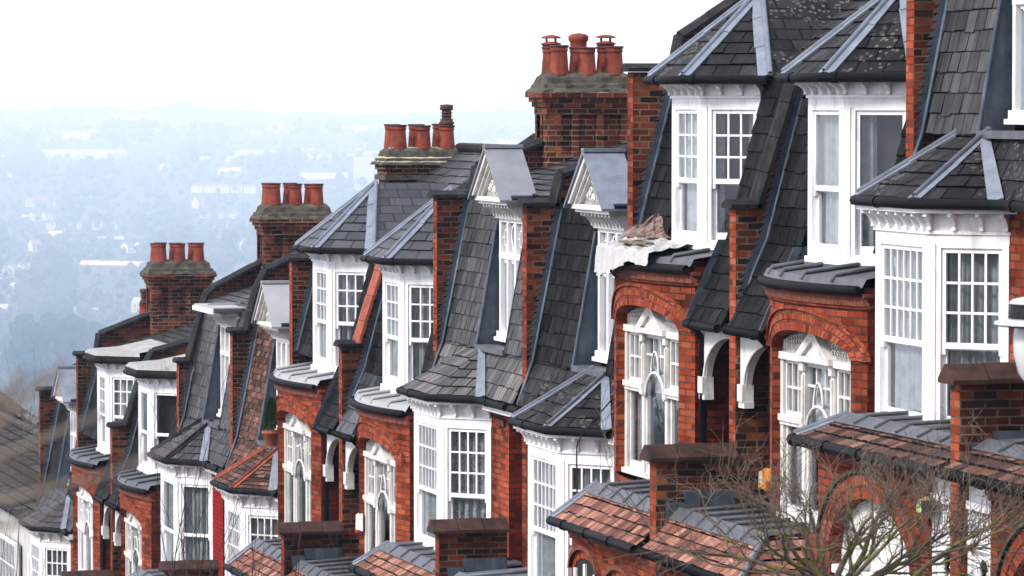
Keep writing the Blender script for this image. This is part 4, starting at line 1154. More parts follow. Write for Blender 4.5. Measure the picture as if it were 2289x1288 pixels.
H4 = house(75, 'red brick terraced house with scarlet painted wall and a flat roofed white dormer')
unit_D(H4, DD[2], 1, DT[4], LD[2], dict(man='slate_m', bay='slate_m', hipm='cope', wall='painted', ped=False, orn=False, porch='tile_d', near=dict(cols=1, rows=1), front=dict(cols=1, rows=1)))
unit_T(H4, TT[2], -1, DT[4], LT[2], dict(top='flat', pitch=.26, near=dict(cols=1, rows=1, curtain=None), front=dict(cols=1, rows=1, curtain=None), main='slate_m'))
party_wall(H4, DD[2], [(14.42, -3.95), (14.7, -3.95), (14.9, -3.2), (15.05, -2.9), (17.2, -1.9)], shift(MAN_D, LD[2]), side='dark')
party_wall(H4, DT[4], [(14.4, -4.75), (14.62, -4.75), (14.95, -3.55), (15.1, -3.4), (16.2, -2.85)], shift(MAN_D, LD[2]), side='dark')
chimney(H4, DT[4], -1.85, -4.6)
porch_wall(H4, DD[2], LD[2] - 5.6, LD[2] - 6.03)

H5 = house(86, 'farthest tall red brick terraced house, its white oriel under a grey felt flat roof')
unit_T(H5, TT[2], 1, DT[5], LT[2], dict(top='flat', pitch=.26, near=dict(curtain='blind'), main='slate_m', wmat='white'))
unit_D(H5, DD[3], -1, DT[5], LD[3], dict(man='slate_d', bay='slate_m', pedroof='lead_l', orn=False, grid=True, hips=False))
party_wall(H5, TT[2], [(14.15, LT[2] - .95), (14.45, LT[2] - .95), (14.85, LT[2] + .25), (15.0, LT[2] + .5), (16.6, LT[2] + .9)], shift(MAN_T, LT[2]))
party_wall(H5, DT[5], [(14.42, -5.28), (14.86, -5.28), (14.92, -4.85), (16.3, -4.35)], shift(MAN_T[2:], LT[2]), side='dark')
party_wall(H5, DD[3], [(14.42, -6.35), (14.9, -6.35), (15.0, -6.0), (17.2, -4.7)], shift(MAN_D, LD[3]))
chimney(H5, DT[5], -3.3, -5.6)
porch_wall(H5, TT[2], LT[2] - 3.9, LT[2] - 4.34)

m = MB(); m.box(16.05, 16.5, 87.8, 88.3, -6.2, -4.62, 'dark'); st = m.build('chimney_stack', H5)
p = MB(); chimney_pot(p, (16.22, 88.0, -4.62), .3, .11, 'vent'); p.build('chimney_pot', st)
# the neighbour on the camera side: only its porch and front show at the right edge
HN = house(29, 'red brick terraced house at the right edge with white spindle porch and curved brick cornice')
def near_neighbour():
    L = LD[0] + .05
    ground_block(HN, DD[0], -1, 0, 3.9, L - 6.2, L - 5.98, dict(porch='tile_d'), 'D')
    m = MB(); zg = ground(30) - .3
    m.box(14.42, 21.5, 24.5, DD[0] - .11, zg, L - 3.6, 'front'); m.build('wall', HN)
    m = MB(); m.slates([(14.2, 24.5, L - 3.62), (14.2, DD[0] - .11, L - 3.62), (17.2, DD[0] - .11, L - .9), (17.2, 24.5, L - .9)], 'slate')
    m.face([(17.2, 24.5, L - .9), (17.2, DD[0] - .11, L - .9), (21.6, DD[0] - .11, L - 3.6), (21.6, 24.5, L - 3.6)], 'slate')
    m.build('main_roof', HN)
    party_wall(HN, DD[0], dd_top(LD[0]), None)
    porch_wall(HN, DD[0], LD[0] - 5.4, LD[0] - 6.03)
near_neighbour()
# solid backs of the houses so that nothing is a shell
for H, a, b, zt in ((H0, DD[0], TT[0], -1.2), (H1, TT[0], DD[1], -2.4), (H2, DD[1], TT[1], -3.6), (H3, TT[1], DD[2], -5.0), (H4, DD[2], TT[2], -6.6), (H5, TT[2], DD[3], -8)):
    m = MB(); m.box(15.3, 21.3, a + .12, b - .12, ground(b) - .3, zt, 'front'); m.build('rear_wall', H)

M['ctile_d'] = tile_mat('dark mossy roof tile', [(0, (.02, .018, .016)), (.5, (.045, .04, .035)), (1, (.075, .068, .058))], .3, .3, .9)
CELL['ctile_d'] = (.3, .3)
M['cloth'] = plain('white plastic sheet', (.42, .42, .41), .45, .4, var=.15, scale=7, dirt=(.6, (.3, .28, .25)))
# ------------------------------------------------------------------ things on and around the houses
def box_thing(name, loc, label, cat, fn, group=None):
    t = thing(name, loc, label, cat, group); fn(t); return t
M['orange'] = plain('orange plastic', (.62, .26, .035), .4, .5, var=.15, scale=12)
M['sticker'] = plain('blue and white sticker', (.4, .5, .62), .5, .4, var=.7, scale=28)
M['lime'] = plain('faded yellow green plastic', (.5, .52, .2), .5, .4, var=.35, scale=18)
M['green'] = plain('green print', (.06, .24, .05), .5, .4, var=.4, scale=20)
M['navy'] = plain('dark blue plastic', (.018, .022, .035), .45, .4, var=.3, scale=12)
M['redp'] = plain('red plastic', (.4, .02, .02), .4, .4, var=.1)
M['glassglobe'] = plain('frosted lamp glass', (.6, .62, .6), .25, .5, var=.1, scale=3)
M['black'] = plain('black cast iron', (.008, .008, .009), .5, .15, var=.2, scale=6)
M['whitecap'] = plain('white enamel', (.5, .51, .53), .3, .5, var=.1, scale=4)
M['conifer'] = plain('conifer green', (.05, .14, .022), .8, .2, var=.6, scale=20)
M['wood'] = plain('old plank', (.18, .13, .08), .8, .2, var=.4, scale=12)
M['render'] = plain('white render wall', (.5, .5, .49), .8, .2, var=.15, scale=1.5, dirt=(.4, (.35, .33, .3)))

def alarm(loc, w, h, d, mf, ms, extra):
    def fn(t):
        x, y, z = loc; b = MB(); c = .25 * w
        o = [(x - d, y - w / 2 + c * .6, z - h / 2 + .02), (x - d, y + w / 2 - c * .6, z - h / 2 + .02), (x - d, y + w / 2 - c, z + h / 2 - .05), (x - d, y - w / 2 + c, z + h / 2 - .05)]
        i = [(x, y - w / 2, z - h / 2), (x, y + w / 2, z - h / 2), (x, y + w / 2, z + h / 2 - .02), (x, y - w / 2, z + h / 2 - .02)]
        t1, t2 = (x - d * .6, y - .02, z + h / 2 + .01), (x, y, z + h / 2 + .02)
        b.face(o, mf)
        for k in range(4): j = (k + 1) % 4; b.face([o[k], o[j], i[j], i[k]], ms if k in (3,) else mf)
        b.build('casing', t); extra(t, o)
    return fn
def ex_yellow(t, o):
    b = MB(); p = [Vector(q) for q in o]; c = sum(p, Vector()) / 4
    q = [c + (v - c) * .62 + Vector((-.004, 0, .02)) for v in p]; b.face(q, 'sticker'); b.build('sticker', t)
    b = MB(); x = max(v.x for v in p)
    for k in range(6): b.box(p[0].x + .01, p[0].x + .1, p[0].y - .034, p[0].y - .03 + .02, c.z - .1 + k * .018, c.z - .09 + k * .018, 'orange')
    b.build('louvre', t)
box_thing('alarm_box', (14.08, 40.8, -3.9), 'orange burglar alarm box with a pale sticker on the brick beside the arched window', 'alarm box', alarm((14.1, 40.82, -3.9), .24, .24, .1, 'orange', 'orange', ex_yellow))
def ex_green(t, o):
    b = MB(); p = [Vector(q) for q in o]; c = sum(p, Vector()) / 4
    for k, (a, z) in enumerate(((-.03, .03), (.0, .045), (.035, .03), (-.01, 0), (.03, -.01))):
        b.box(p[0].x - .004, p[0].x - .001, c.y + a - .014, c.y + a + .012, c.z + z - .012, c.z + z + .012, 'green')
    b.build('print', t)
box_thing('alarm_box', (13.28, 34.15, -3.55), 'weathered yellow green alarm box with a dark side on the porch brickwork', 'alarm box', alarm((13.29, 34.15, -3.53), .2, .17, .11, 'lime', 'navy', ex_green))
def ex_white(t, o):
    b = MB(); p = [Vector(q) for q in o]
    b.box(p[0].x - .01, p[0].x + .05, p[0].y, p[1].y, p[0].z - .05, p[0].z, 'redp'); b.build('strobe_lens', t)
box_thing('alarm_box', (14.08, 59.1, -6.12), 'slim white alarm box with a red base beside a black downpipe', 'alarm box', alarm((14.1, 59.1, -6.12), .2, .28, .07, 'white', 'white', ex_white))

# plastic sheet, rug and planks on the flat roof of the arched box
def tarp():
    m = MB(); k0, k1 = 1.26, 4.31; rr = random.Random(4); V = []; Fc = []; nu, nv = 64, 30
    X = lambda k: 14.14 - .22 * (1 - (2 * (min(k, k1) - k0) / (k1 - k0) - 1) ** 2)
    tri = lambda t: abs((t % 1) * 2 - 1)
    for i in range(nu + 1):
        u = i / nu; k = 1.95 + 2.5 * u
        drop = .1 + .19 * min(1, max(0, u - .18) * 2.0) + .04 * tri(u * 2.7) + .015 * tri(u * 7 + .3)
        for j in range(nv + 1):
            v = j / nv; fold = .035 * tri(u * 6.7 + .6 * v) + .014 * tri(u * 15 + 1.7 * v) + rr.uniform(-.002, .002)
            if v < .5:
                t = v / .5; x = 14.48 + (X(k) - .13 - 14.48) * t; z = -1.6 - .09 * t + fold * .8 + .03 * tri(t * 3 + u * 5)
            else:
                t = (v - .5) / .5; x = X(k) - .15 - .03 * t - fold * (.4 + .8 * t); z = -1.67 - drop * t
            V.append((x, 42.2 + k + .02 * tri(v * 4 + u * 6) + rr.uniform(-.002, .002), z + rr.uniform(-.002, .002)))
    for i in range(nu):
        for j in range(nv):
            a = i * (nv + 1) + j; Fc += [(a, a + 1, a + nv + 2), (a, a + nv + 2, a + nv + 1)]
    m.idx(V, Fc, 'cloth', False); o = m.build('plastic_sheet', loc=(14.2, 46, -1.6)); tag(o, 'crumpled white plastic sheet hanging over the gutter of a brick box roof', 'plastic sheet')
tarp()
N = NT('patterned rug'); v = N.n('ShaderNodeTexVoronoi'); v.inputs['Scale'].default_value = 13; N.l(N.pos(), v.inputs['Vector'])
col = N.ramp(v.outputs['Distance'], [(.12, (.2, .15, .12)), (.22, (.1, .045, .035)), (.34, (.12, .06, .05)), (.42, (.17, .125, .105)), (.7, (.22, .175, .15))])
N.bsdf(col, .9, .1); M['rug'] = N.m
def rug():
    m = MB(); rr = random.Random(8); V = []; Fc = []; n = 18
    tri = lambda t: abs((t % 1) * 2 - 1)
    for i in range(n + 1):          # a stiff triangular fold leaning on the wall, its foot spread over the sheet
        for j in range(n + 1):
            u, v_ = i / n, j / n
            foot = Vector((14.02 + .52 * u, 46.0 - .5 * u, -1.56)); peak = Vector((14.52, 46.05, -1.27))
            q = foot.lerp(peak, v_ * (1 - .25 * tri(u * 1.5))) + Vector((.03 * tri(u * 3 + v_), .05 * tri(u * 4 + v_ * .7), .015 * tri(u * 7)))
            V.append(q)
    for i in range(n):
        for j in range(n): a = i * (n + 1) + j; Fc.append((a, a + 1, a + n + 2, a + n + 1))
    m.idx(V, Fc, 'rug', False); tag(m.build('rug', loc=(14.3, 46.2, -1.55)), 'folded patterned rug propped on the plastic sheet against the party wall', 'rug')
    for k, (x, y, z, a, L, lab) in enumerate(((14.1, 45.5, -1.53, .25, .7, 'upper thin wooden plank lying on the plastic sheet near the rug'), (14.0, 45.2, -1.6, -.2, .8, 'lower dark wooden plank holding down the edge of the plastic sheet'))):
        b = MB(); F = frame((x, y, z), (math.sin(a) * .5, math.cos(a), 0), (-math.cos(a), math.sin(a) * .5, 0)); b.lbox(F, -L / 2, L / 2, 0, .025, -.05, .05, 'wood')
        tag(b.build('plank', loc=(x, y, z)), lab, 'plank')
rug()

# potted conifer on the ledge
pc = thing('potted_conifer', (14.5, 67.15, -5.66), 'small bright green conifer in a terracotta pot on the lead ledge', 'plant')
b = MB(); b.lathe((14.5, 67.15, -5.66), [(.1, 0), (.15, .19), (.17, .2), (.17, .25), (.14, .25), (.12, .2), (.01, .19)], 16, 'terra'); b.build('pot', pc)
b = MB(); rr = random.Random(2)
for i in range(900):
    t = rr.random() ** .8; r = .17 * (1 - t) ** .6 * math.sqrt(rr.random()) + .01; a = rr.random() * 6.283
    c = Vector((14.5 + r * math.cos(a), 67.15 + r * math.sin(a), -5.42 + .52 * t)); d = Vector((math.cos(a) * .3 + rr.uniform(-.4, .4), math.sin(a) * .3 + rr.uniform(-.4, .4), 1)).normalized()
    s_ = d.orthogonal().normalized() * .014; b.face([c - s_, c + s_, c + d * .06], 'conifer')
b.build('foliage', pc)

b = MB(); pts = [(13.62, 46.25, -3.9 - .9 * t + .0) for t in (0, .3, .6, 1)]
b.tube([(14.3, 46.6, -3.3), (13.7, 46.35, -3.85), (13.62, 46.3, -4.0), (13.62, 46.28, -4.6), (13.6, 46.28, -5.6)], .009, 5, 'black')
tag(b.build('cable', loc=(13.62, 46.3, -5.6)), 'thin black cable hanging from a slate bay roof down past the white window', 'cable')
b = MB(); b.box(14.39, 14.43, 52.3, 52.7, -4.24, -4.14, 'dim')
for k in range(6): b.box(14.385, 14.4, 52.31 + k * .066, 52.345 + k * .066, -4.23, -4.15, 'rope')
b.build('air_brick', H2)

# street lamp at the right edge
LX, LY = 8.23, 19.55
sp = thing('street_lamp', (LX + .55, LY, ground(LY)), 'black street lamp with a white rimmed hood hanging at the right edge', 'street lamp')
b = MB(); gz = ground(LY); zt = -.62
b.lathe((LX + .55, LY, gz), [(.14, 0), (.14, .25), (.1, .3), (.09, 1.0), (.055, 1.05), (.05, zt - gz + .3), (.06, zt - gz + .32), (.01, zt - gz + .4)], 16, 'black'); b.build('post', sp)
b = MB(); b.tube([(LX + .55, LY, zt - .25)] + [(LX + .28 + .27 * math.cos(a), LY, zt - .02 + .22 * math.sin(a)) for a in [math.pi * i / 12 for i in range(13)]] + [(LX, LY, zt - .2)], .022, 8, 'black')
b.tube([(LX - .05 + .055 * math.cos(a) * (1 - a / 12), LY, zt - .02 + .055 * math.sin(a) * (1 - a / 12)) for a in [i * .5 for i in range(16)]], .014, 6, 'black'); b.build('scroll_arm', sp)
b = MB(); b.lathe((LX, LY, -1.12), [(.265, 0), (.262, .012), (.2, .028), (.17, .03)], 40, 'whitecap'); b.lathe((LX, LY, -1.12), [(.25, -.01), (.262, .0)], 40, 'black')
b.lathe((LX, LY, -1.12), [(.195, .03), (.19, .105), (.02, .106)], 40, 'black'); b.lathe((LX, LY, -1.12), [(.192, .106), (.17, .125), (.1, .14), (.09, .16), (.02, .16)], 40, 'whitecap')
b.lathe((LX, LY, -1.12), [(.05, .16), (.04, .2), (.11, .215), (.115, .25), (.1, .27), (.03, .28), (.025, .36)], 24, 'black'); b.build('hood', sp)
b = MB(); b.lathe((LX, LY, -1.13), [(.16, 0), (.168, -.06), (.165, -.14), (.14, -.24), (.09, -.31), (.02, -.34)], 32, 'glassglobe'); b.build('globe', sp)

# ------------------------------------------------------------------ bare trees
M['bark'] = moss_mat('mossy bark', (.14, .11, .085), (.15, .145, .03), .5)
M['twig'] = moss_mat('twig bark', (.17, .13, .105), (.17, .15, .05), .15)
M['twig_g'] = plain('grey brown twig', (.2, .165, .135), .9, .2, var=.4, scale=8)
M['twig_d'] = plain('dark thin twig', (.05, .04, .034), .9, .2, var=.4, scale=8)
def limb(m, p, d, L, r, lev, rr, mats, maxlev, spread=.75, up=.12, n=5, kids=(3, 5), jit=.22, prob=1.0):
    pts = [Vector(p)]; d = Vector(d).normalized(); seg = max(3, n - lev); rad = [r]; ch = []
    for i in range(seg):
        d = (d + Vector((rr.uniform(-jit, jit), rr.uniform(-jit, jit), rr.uniform(-jit, jit) + up * .3))).normalized()
        pts.append(pts[-1] + d * (L / seg)); t = (i + 1) / seg; rad.append(r * (1 - .62 * t))
        if lev < maxlev and i >= (1 if lev < 2 else 0): ch.append((pts[-1].copy(), d.copy(), rad[-1]))
    m[min(lev, len(m) - 1)].tube(pts, rad, 6 if lev < 2 else 3, mats[min(lev, len(mats) - 1)], cap=lev < 2)
    if lev >= maxlev: return
    for (q, dd, rd) in ch:
        if rr.random() > prob: continue
        for _ in range(rr.randint(*kids)):
            a = rr.uniform(.35, spread + .35); ax = dd.orthogonal().normalized(); ax.rotate(Matrix.Rotation(rr.random() * 6.283, 3, dd))
            nd = (dd * math.cos(a) + ax * math.sin(a)); nd.z += up * .5
            limb(m, q, nd, L * rr.uniform(.45, .7), max(rd * .62, .0028), lev + 1, rr, mats, maxlev, spread, up, n, kids, jit, prob)

def fore_tree():
    x, y = 9.9, 27.2; t = thing('bare_tree', (x, y, ground(y)), 'mossy leafless street tree in front of the nearest arched porch', 'tree')
    tr = MB(); z0 = ground(y)
    tr.tube([(x, y, z0 - .2), (x + .02, y, z0 + .8), (x - .02, y, -3.62), (x, y, -3.32)], [.11, .09, .075, .06], 10, 'bark')
    br = MB(); tw = MB(); rr = random.Random(21)
    dirs = [((.15, 0, 1), .62, .026), ((-.45, .2, .8), .7, .024), ((-.9, -.2, .42), .85, .024), ((.8, .1, .45), .9, .026), ((1.0, -.4, .2), 1.2, .026), ((.5, -.5, .75), .8, .022), ((-.4, -.6, .7), .7, .02), ((-1, .3, .16), 1.15, .024), ((-.75, .5, .5), .8, .02), ((1, .3, .06), 1.2, .022), ((.9, .5, .3), 1.0, .02), ((-1, -.3, .02), 1.2, .02)]
    for d, L, r in dirs:
        limb([br, br, tw, tw, tw], (x + rr.uniform(-.05, .05), y, -3.4 + rr.uniform(-.12, .05)), d, L, r, 0, rr, ['bark', 'bark', 'twig', 'twig', 'twig'], 3, .65, .1, 9, (1, 2), .24, .5)
    tr.build('trunk', t); br.build('branches', t); tw.build('twigs', t)
fore_tree()

def sapling(x, y, top, seed, label, n=5, r=.03, spread=.25):
    z0 = ground(y); t = thing('sapling', (x, y, z0), label, 'tree'); rr = random.Random(seed)
    tr = MB(); tw = MB(); h = top - z0
    for i in range(n):
        a = rr.random() * 6.28; d = Vector((math.cos(a) * spread, math.sin(a) * spread, 1))
        limb([tr, tw, tw], (x + .1 * math.cos(a), y + .1 * math.sin(a), z0), d, h * rr.uniform(.7, 1.0), r, 0, rr, ['twig_d'], 2, .5, .4, 10, (1, 1), .13, .33)
    tr.build('stem', t); tw.build('twigs', t)
sapling(11.4, 58.6, -5.0, 3, 'thin dark sapling with bare shoots rising before the scarlet painted house', 4, .016)
sapling(11.9, 56.2, -5.4, 9, 'bare climbing shoots in front of the brown tiled bay window', 4, .015)
sapling(12.2, 53.5, -6.3, 14, 'low bare shoots in front of the lower porch wall in the middle', 3, .014)
sapling(12.4, 78.5, -7.8, 17, 'bare shrub stems before the white walled house at lower left', 3, .015, .35)

# out of focus branch close to the camera, reaching in from a tree beyond the left edge
def near_twig():
    x, y = -2.9, 6.6; t = thing('bare_tree', (x, y, ground(y)), 'blurred pale branches of a leafless tree close by at the left edge', 'tree')
    tr = MB(); tr.tube([(x, y, ground(y) - .2), (x, y, -1.2), (x + .05, y, .6)], [.09, .07, .04], 10, 'bark')
    b = MB(); rr = random.Random(6)
    def br(pts, r): b.tube([Vector(p) for p in pts], [r * (1 - .6 * i / (len(pts) - 1)) for i in range(len(pts))], 6, 'twig_g')
    k = lambda px, py, dist: Vector((math.sin(R(15.5 + math.degrees(math.atan((px - 1144) / 9300)))) * dist, math.cos(R(15.5 + math.degrees(math.atan((px - 1144) / 9300)))) * dist, (230 - py) / 9300 * dist))
    w0 = Vector((x + .02, y, -.55)); w1 = Vector((x + .02, y, -.3))
    br([w0, (-1.6, 5.3, -.55), (-.3, 4.35, -.5), (.35, 4.1, -.43), (.55, 4.0, -.36), (.64, 4.0, -.325), (.7, 4.0, -.30)], .006)
    br([(.5, 4.02, -.38), (.56, 4.0, -.345), (.63, 4.0, -.275), (.66, 4.0, -.25)], .005)
    br([(.52, 4.02, -.37), (.6, 4.0, -.385), (.7, 3.98, -.36), (.76, 3.96, -.33)], .005)
    br([w1, (-1.6, 5.4, -.3), (-.3, 4.45, -.28), (.3, 4.1, -.26), (.55, 4.05, -.245), (.585, 4.0, -.235)], .008)
    br([(.3, 4.1, -.44), (.5, 4.05, -.41), (.6, 4.0, -.41), (.66, 4.0, -.395)], .006)
    br([(.3, 4.1, -.44), (.52, 4.05, -.33), (.6, 4.0, -.29), (.62, 4.0, -.255)], .005)
    br([w0, (-1.5, 5.2, -.5), (-.1, 4.3, -.48), (.4, 4.1, -.47), (.58, 4.05, -.43)], .007)
    for i in range(14):
        a = Vector((.3 + .02 * i, 4.08, -.44 + .011 * i)); e = Vector((.53 + rr.uniform(0, .16), 4.0, rr.uniform(-.42, -.23)))
        mid = a.lerp(e, .5) + Vector((0, 0, rr.uniform(-.04, .04))); br([a, mid, e], .0038)
    tr.build('trunk', t); b.build('branches', t)
near_twig()

# ------------------------------------------------------------------ lower houses at the left
hl = thing('tiled_house', (17, 104, ground(104)), 'white rendered house with a long brown tile roof at the lower left edge', 'house')
b = MB(); zg = ground(118) - .5
b.box(15.3, 20, 91.6, 119, zg, -9.75, 'render'); b.build('wall', hl)
b = MB()
b.slates([(15.0, 91.3, -9.72), (15.0, 119.3, -9.72), (17.7, 119.3, -9.0), (17.7, 91.3, -9.0)], 'ctile_d', .3, .03); b.slates([(20.3, 91.3, -9.72), (20.3, 119.3, -9.72), (17.7, 119.3, -9.0), (17.7, 91.3, -9.0)], 'ctile_d', .3, .03)
for k in range(70): b.tube([(17.7, 91.3 + k * .4, -8.98), (17.7, 91.68 + k * .4, -8.96)], .12, 8, 'ctile')
rf = b.build('roof', hl)
b = MB(); gutter(b, [(14.95, 91.2, -9.75), (14.95, 119.3, -9.75)], .07, 'gutter'); b.build('gutter', rf)
for yy in (94.5, 99.2): window(hl, (15.1, yy, -12.3), (0, 1, 0), (-1, 0, 0), 2.7, 1.7, cols=5, rows=2, meet=.3, name='window')
hr = thing('hipped_house', (15, 132, ground(132)), 'house with a grey stepped hip roof beyond the left edge of the terrace', 'house')
b = MB(); b.box(8.5, 19.2, 125, 139, ground(139) - .5, -9.75, 'render'); b.build('wall', hr)
b = MB(); ap = [Vector((11.5, 132, -7.3)), Vector((17.2, 132, -7.6))]
q = [Vector((8, 124.5, -9.8)), Vector((19.7, 124.5, -9.8)), Vector((19.7, 139.5, -9.8)), Vector((8, 139.5, -9.8))]
b.slates([q[0], q[1], ap[1], ap[0]], 'slate_d', .3, .03); b.slates([q[1], q[2], ap[1]], 'slate_d', .3, .03); b.slates([q[3], q[2], ap[1], ap[0]], 'ctile', .3, .03); b.face([q[0], q[3], ap[0]], 'ctile')
for k in range(16):
    a, c = q[1].lerp(ap[1], k / 16), q[1].lerp(ap[1], (k + .95) / 16); b.tube([a + Vector((0, 0, .03)), c + Vector((0, 0, .1))], .16, 7, 'ctile')
b.build('roof', hr)

# ------------------------------------------------------------------ ground: hill, street, far valley
KF = 2.8
def terr(x, y):
    def sm(t): t = max(0, min(1, t)); return t * t * (3 - 2 * t)
    if y < 380: return -1.7 - .138 * y
    r = math.hypot(x, y) / KF; u, v = x / KF, y / KF
    f = -88 + (73.5 * (max(0, (r - 1400)) / 3700) ** 1.15 if r < 5100 else 73.5 - 40 * min(1, (r - 5100) / 1500))
    g = min(1, max(0, (v - 300) / 700))
    f += g * (5 * math.sin(u * .0041 + v * .0013) + 3.5 * math.sin(v * .0062 + u * .0021) + 2 * math.sin(u * .011 - v * .008))
    t = sm((y - 380) / 2900)
    return (-54.1) * (1 - t) + f * KF * t
b = MB()
ys = [-60, -20, 0, 20, 40, 60, 80, 100, 130, 170, 220, 280, 340, 400, 470] + [550 + 210 * i for i in range(75)]
us = [-1 + 2 * i / 70 for i in range(71)]
V = []; Fc = []
for y in ys:
    wd = 60 + max(0, y) * .55
    for u in us: x = .3 * max(0, y) + u * wd; V.append((x, y, terr(x, y)))
nu = len(us)
for j in range(len(ys) - 1):
    for i in range(nu - 1): a = j * nu + i; Fc.append((a, a + 1, a + nu + 1, a + nu))
M['grass'] = plain('rough grass and gardens', (.055, .065, .03), .95, .1, var=.6, scale=.02)
b.idx(V, Fc, 'grass', True); struct(b.build('ground'))
M['asphalt'] = plain('asphalt', (.05, .05, .052), .9, .2, var=.3, scale=3)
M['paving'] = plain('paving slabs', (.22, .21, .2), .9, .2, var=.25, scale=2)
def strip(name, x0, x1, y0, y1, dz, mat, kerb=0):
    b = MB(); P = [(x0, y0), (x1, y0), (x1, y1), (x0, y1)]; top = [(x, y, ground(y) + dz) for x, y in P]
    b.face(top, mat)
    if kerb:
        for i in range(4): j = (i + 1) % 4; b.face([top[i], top[j], (top[j][0], top[j][1], top[j][2] - kerb), (top[i][0], top[i][1], top[i][2] - kerb)], mat)
    struct(b.build(name))
strip('road', 1.0, 7.4, -15, 330, .012, 'asphalt'); strip('pavement', 7.4, 9.6, -15, 125, .13, 'paving', .2); strip('pavement', -1.6, 1.0, -15, 125, .13, 'paving', .2)

# ------------------------------------------------------------------ far valley: houses, woods, skyline
fh = [plain('far %s wall' % n, c, .8, .2, var=.2, scale=.3) for n, c in (('white', (.62, .62, .6)), ('cream', (.5, .46, .4)), ('brick', (.2, .1, .07)), ('pale', (.5, .52, .55)))]
fr_ = [plain('far %s roof' % n, c, .6, .3, var=.2, scale=.3) for n, c in (('slate', (.1, .1, .11)), ('tile', (.22, .11, .07)), ('whitish', (.6, .58, .55)), ('grey', (.35, .35, .36)))]  # plain roof colours, one of them a pale off-white
def far_house(wm, rm, a, d, h, rh):
    b = MB(); b.box(-a, a, -d, d, -3, h, wm)
    b.face([(-a, -d - .4, h), (a, -d - .4, h), (a, 0, h + rh), (-a, 0, h + rh)], rm); b.face([(-a, d + .4, h), (a, d + .4, h), (a, 0, h + rh), (-a, 0, h + rh)], rm)
    b.face([(-a, -d, h), (-a, d, h), (-a, 0, h + rh)], wm); b.face([(a, -d, h), (a, d, h), (a, 0, h + rh)], wm)
    b.box(-a * .5, -a * .5 + .9, -.5, .5, h + rh * .4, h + rh + 1.3, fh[2])
    for k in (-.55, .05, .55):
        for zz in (1.2, 3.8):
            if zz + 1.3 < h: b.box(a * k - .6, a * k + .6, -d - .06, -d + .1, zz, zz + 1.3, M['dim'])
    return b
protos = []
for i in range(8):
    o = far_house(fh[i % 4], fr_[(i * 3 + i // 4) % 4], 4 + (i % 3) * 1.6, 3.6 + (i % 2), 5.5 + (i % 3) * .8, 3 + (i % 2)).build('valley_house', loc=(0, 0, 0)); protos.append(o)
rr = random.Random(77); used = [False] * 8; cnt = 0
LAB = 'small pale house among trees far down in the hazy valley'; GRP = 'houses in the hazy valley'
def put_house(x, y, rot, i):
    global cnt
    o = protos[i]
    if used[i]: o = o.copy(); COL.objects.link(o)
    used[i] = True; o.location = (x, y, terr(x, y) + .5); o.scale = (1.9, 1.9, 1.7); o.rotation_euler = (0, 0, rot); tag(o, LAB, 'house', GRP); cnt += 1
def polar(px, r): a = R(15.5) + math.atan((px - 1144) / 9300); return math.sin(a) * r * KF, math.cos(a) * r * KF
for _ in range(110):      # short rows along streets
    r = 1250 + 3500 * rr.random() ** 1.1; px = rr.uniform(-60, 1190); x, y = polar(px, r)
    n = rr.choice((1, 1, 1, 2, 2, 3, 5)); rot = rr.uniform(-.8, .8); i = rr.randrange(8)
    for k in range(n):
        if cnt >= 215: break
        put_house(x + math.cos(rot) * k * 26, y + math.sin(rot) * k * 26, rot, i)
for k in range(12):      # the bright white terrace at the left
    x, y = polar(-10 + k * 11, 1950 + k * 3); put_house(x, y, 1.1, 3 if k % 2 else 0)
for i in range(8):
    if not used[i]: x, y = polar(300 + 40 * i, 2000); put_house(x, y, .2, i)
def slab(px, r, wd, h, dp, mat, name, label, cat, zoff=0):
    x, y = polar(px, r); z = terr(x, y); b = MB(); a = R(15.5); wd *= KF; h *= KF; dp *= KF
    F = frame((x, y, z - 4 + zoff), (math.cos(a), -math.sin(a), 0), (-math.sin(a), -math.cos(a), 0)); b.lbox(F, -wd / 2, wd / 2, 0, h + 4, -dp, 0, mat)
    nfl = max(1, int(h / 3.2))
    for k in range(nfl): b.lbox(F, -wd / 2 + .5, wd / 2 - .5, 4 + k * 3.2 + 1, 4 + k * 3.2 + 2.3, -.05, .06, fr_[3])
    b.lbox(F, -wd / 2 - .3, wd / 2 + .3, h + 4, h + 4.6, -dp - .3, .3, mat)
    tag(b.build(name, loc=(x, y, z)), label, cat)
slab(1085, 5050, 24, 35, 18, fh[3], 'tower_block', 'pale tower block rising faintly above the hazy skyline', 'tower block')
slab(812, 2900, 14, 24, 12, fh[3], 'tower_block', 'squat pale tower block on the hillside left of the double stack of pots', 'tower block')
slab(712, 3000, 46, 5, 20, fh[0], 'warehouse', 'long low white warehouse on the far hillside', 'warehouse')
slab(300, 4700, 60, 14, 16, fh[1], 'apartment_block', 'broad hazy apartment block below the skyline at left', 'apartment block')
slab(150, 3600, 70, 7, 14, fh[0], 'school_building', 'long pale low school building at left on the far slope', 'school')
slab(560, 3500, 44, 9, 14, fh[3], 'office_block', 'pale flat roofed office block in the middle of the far slope', 'office block')
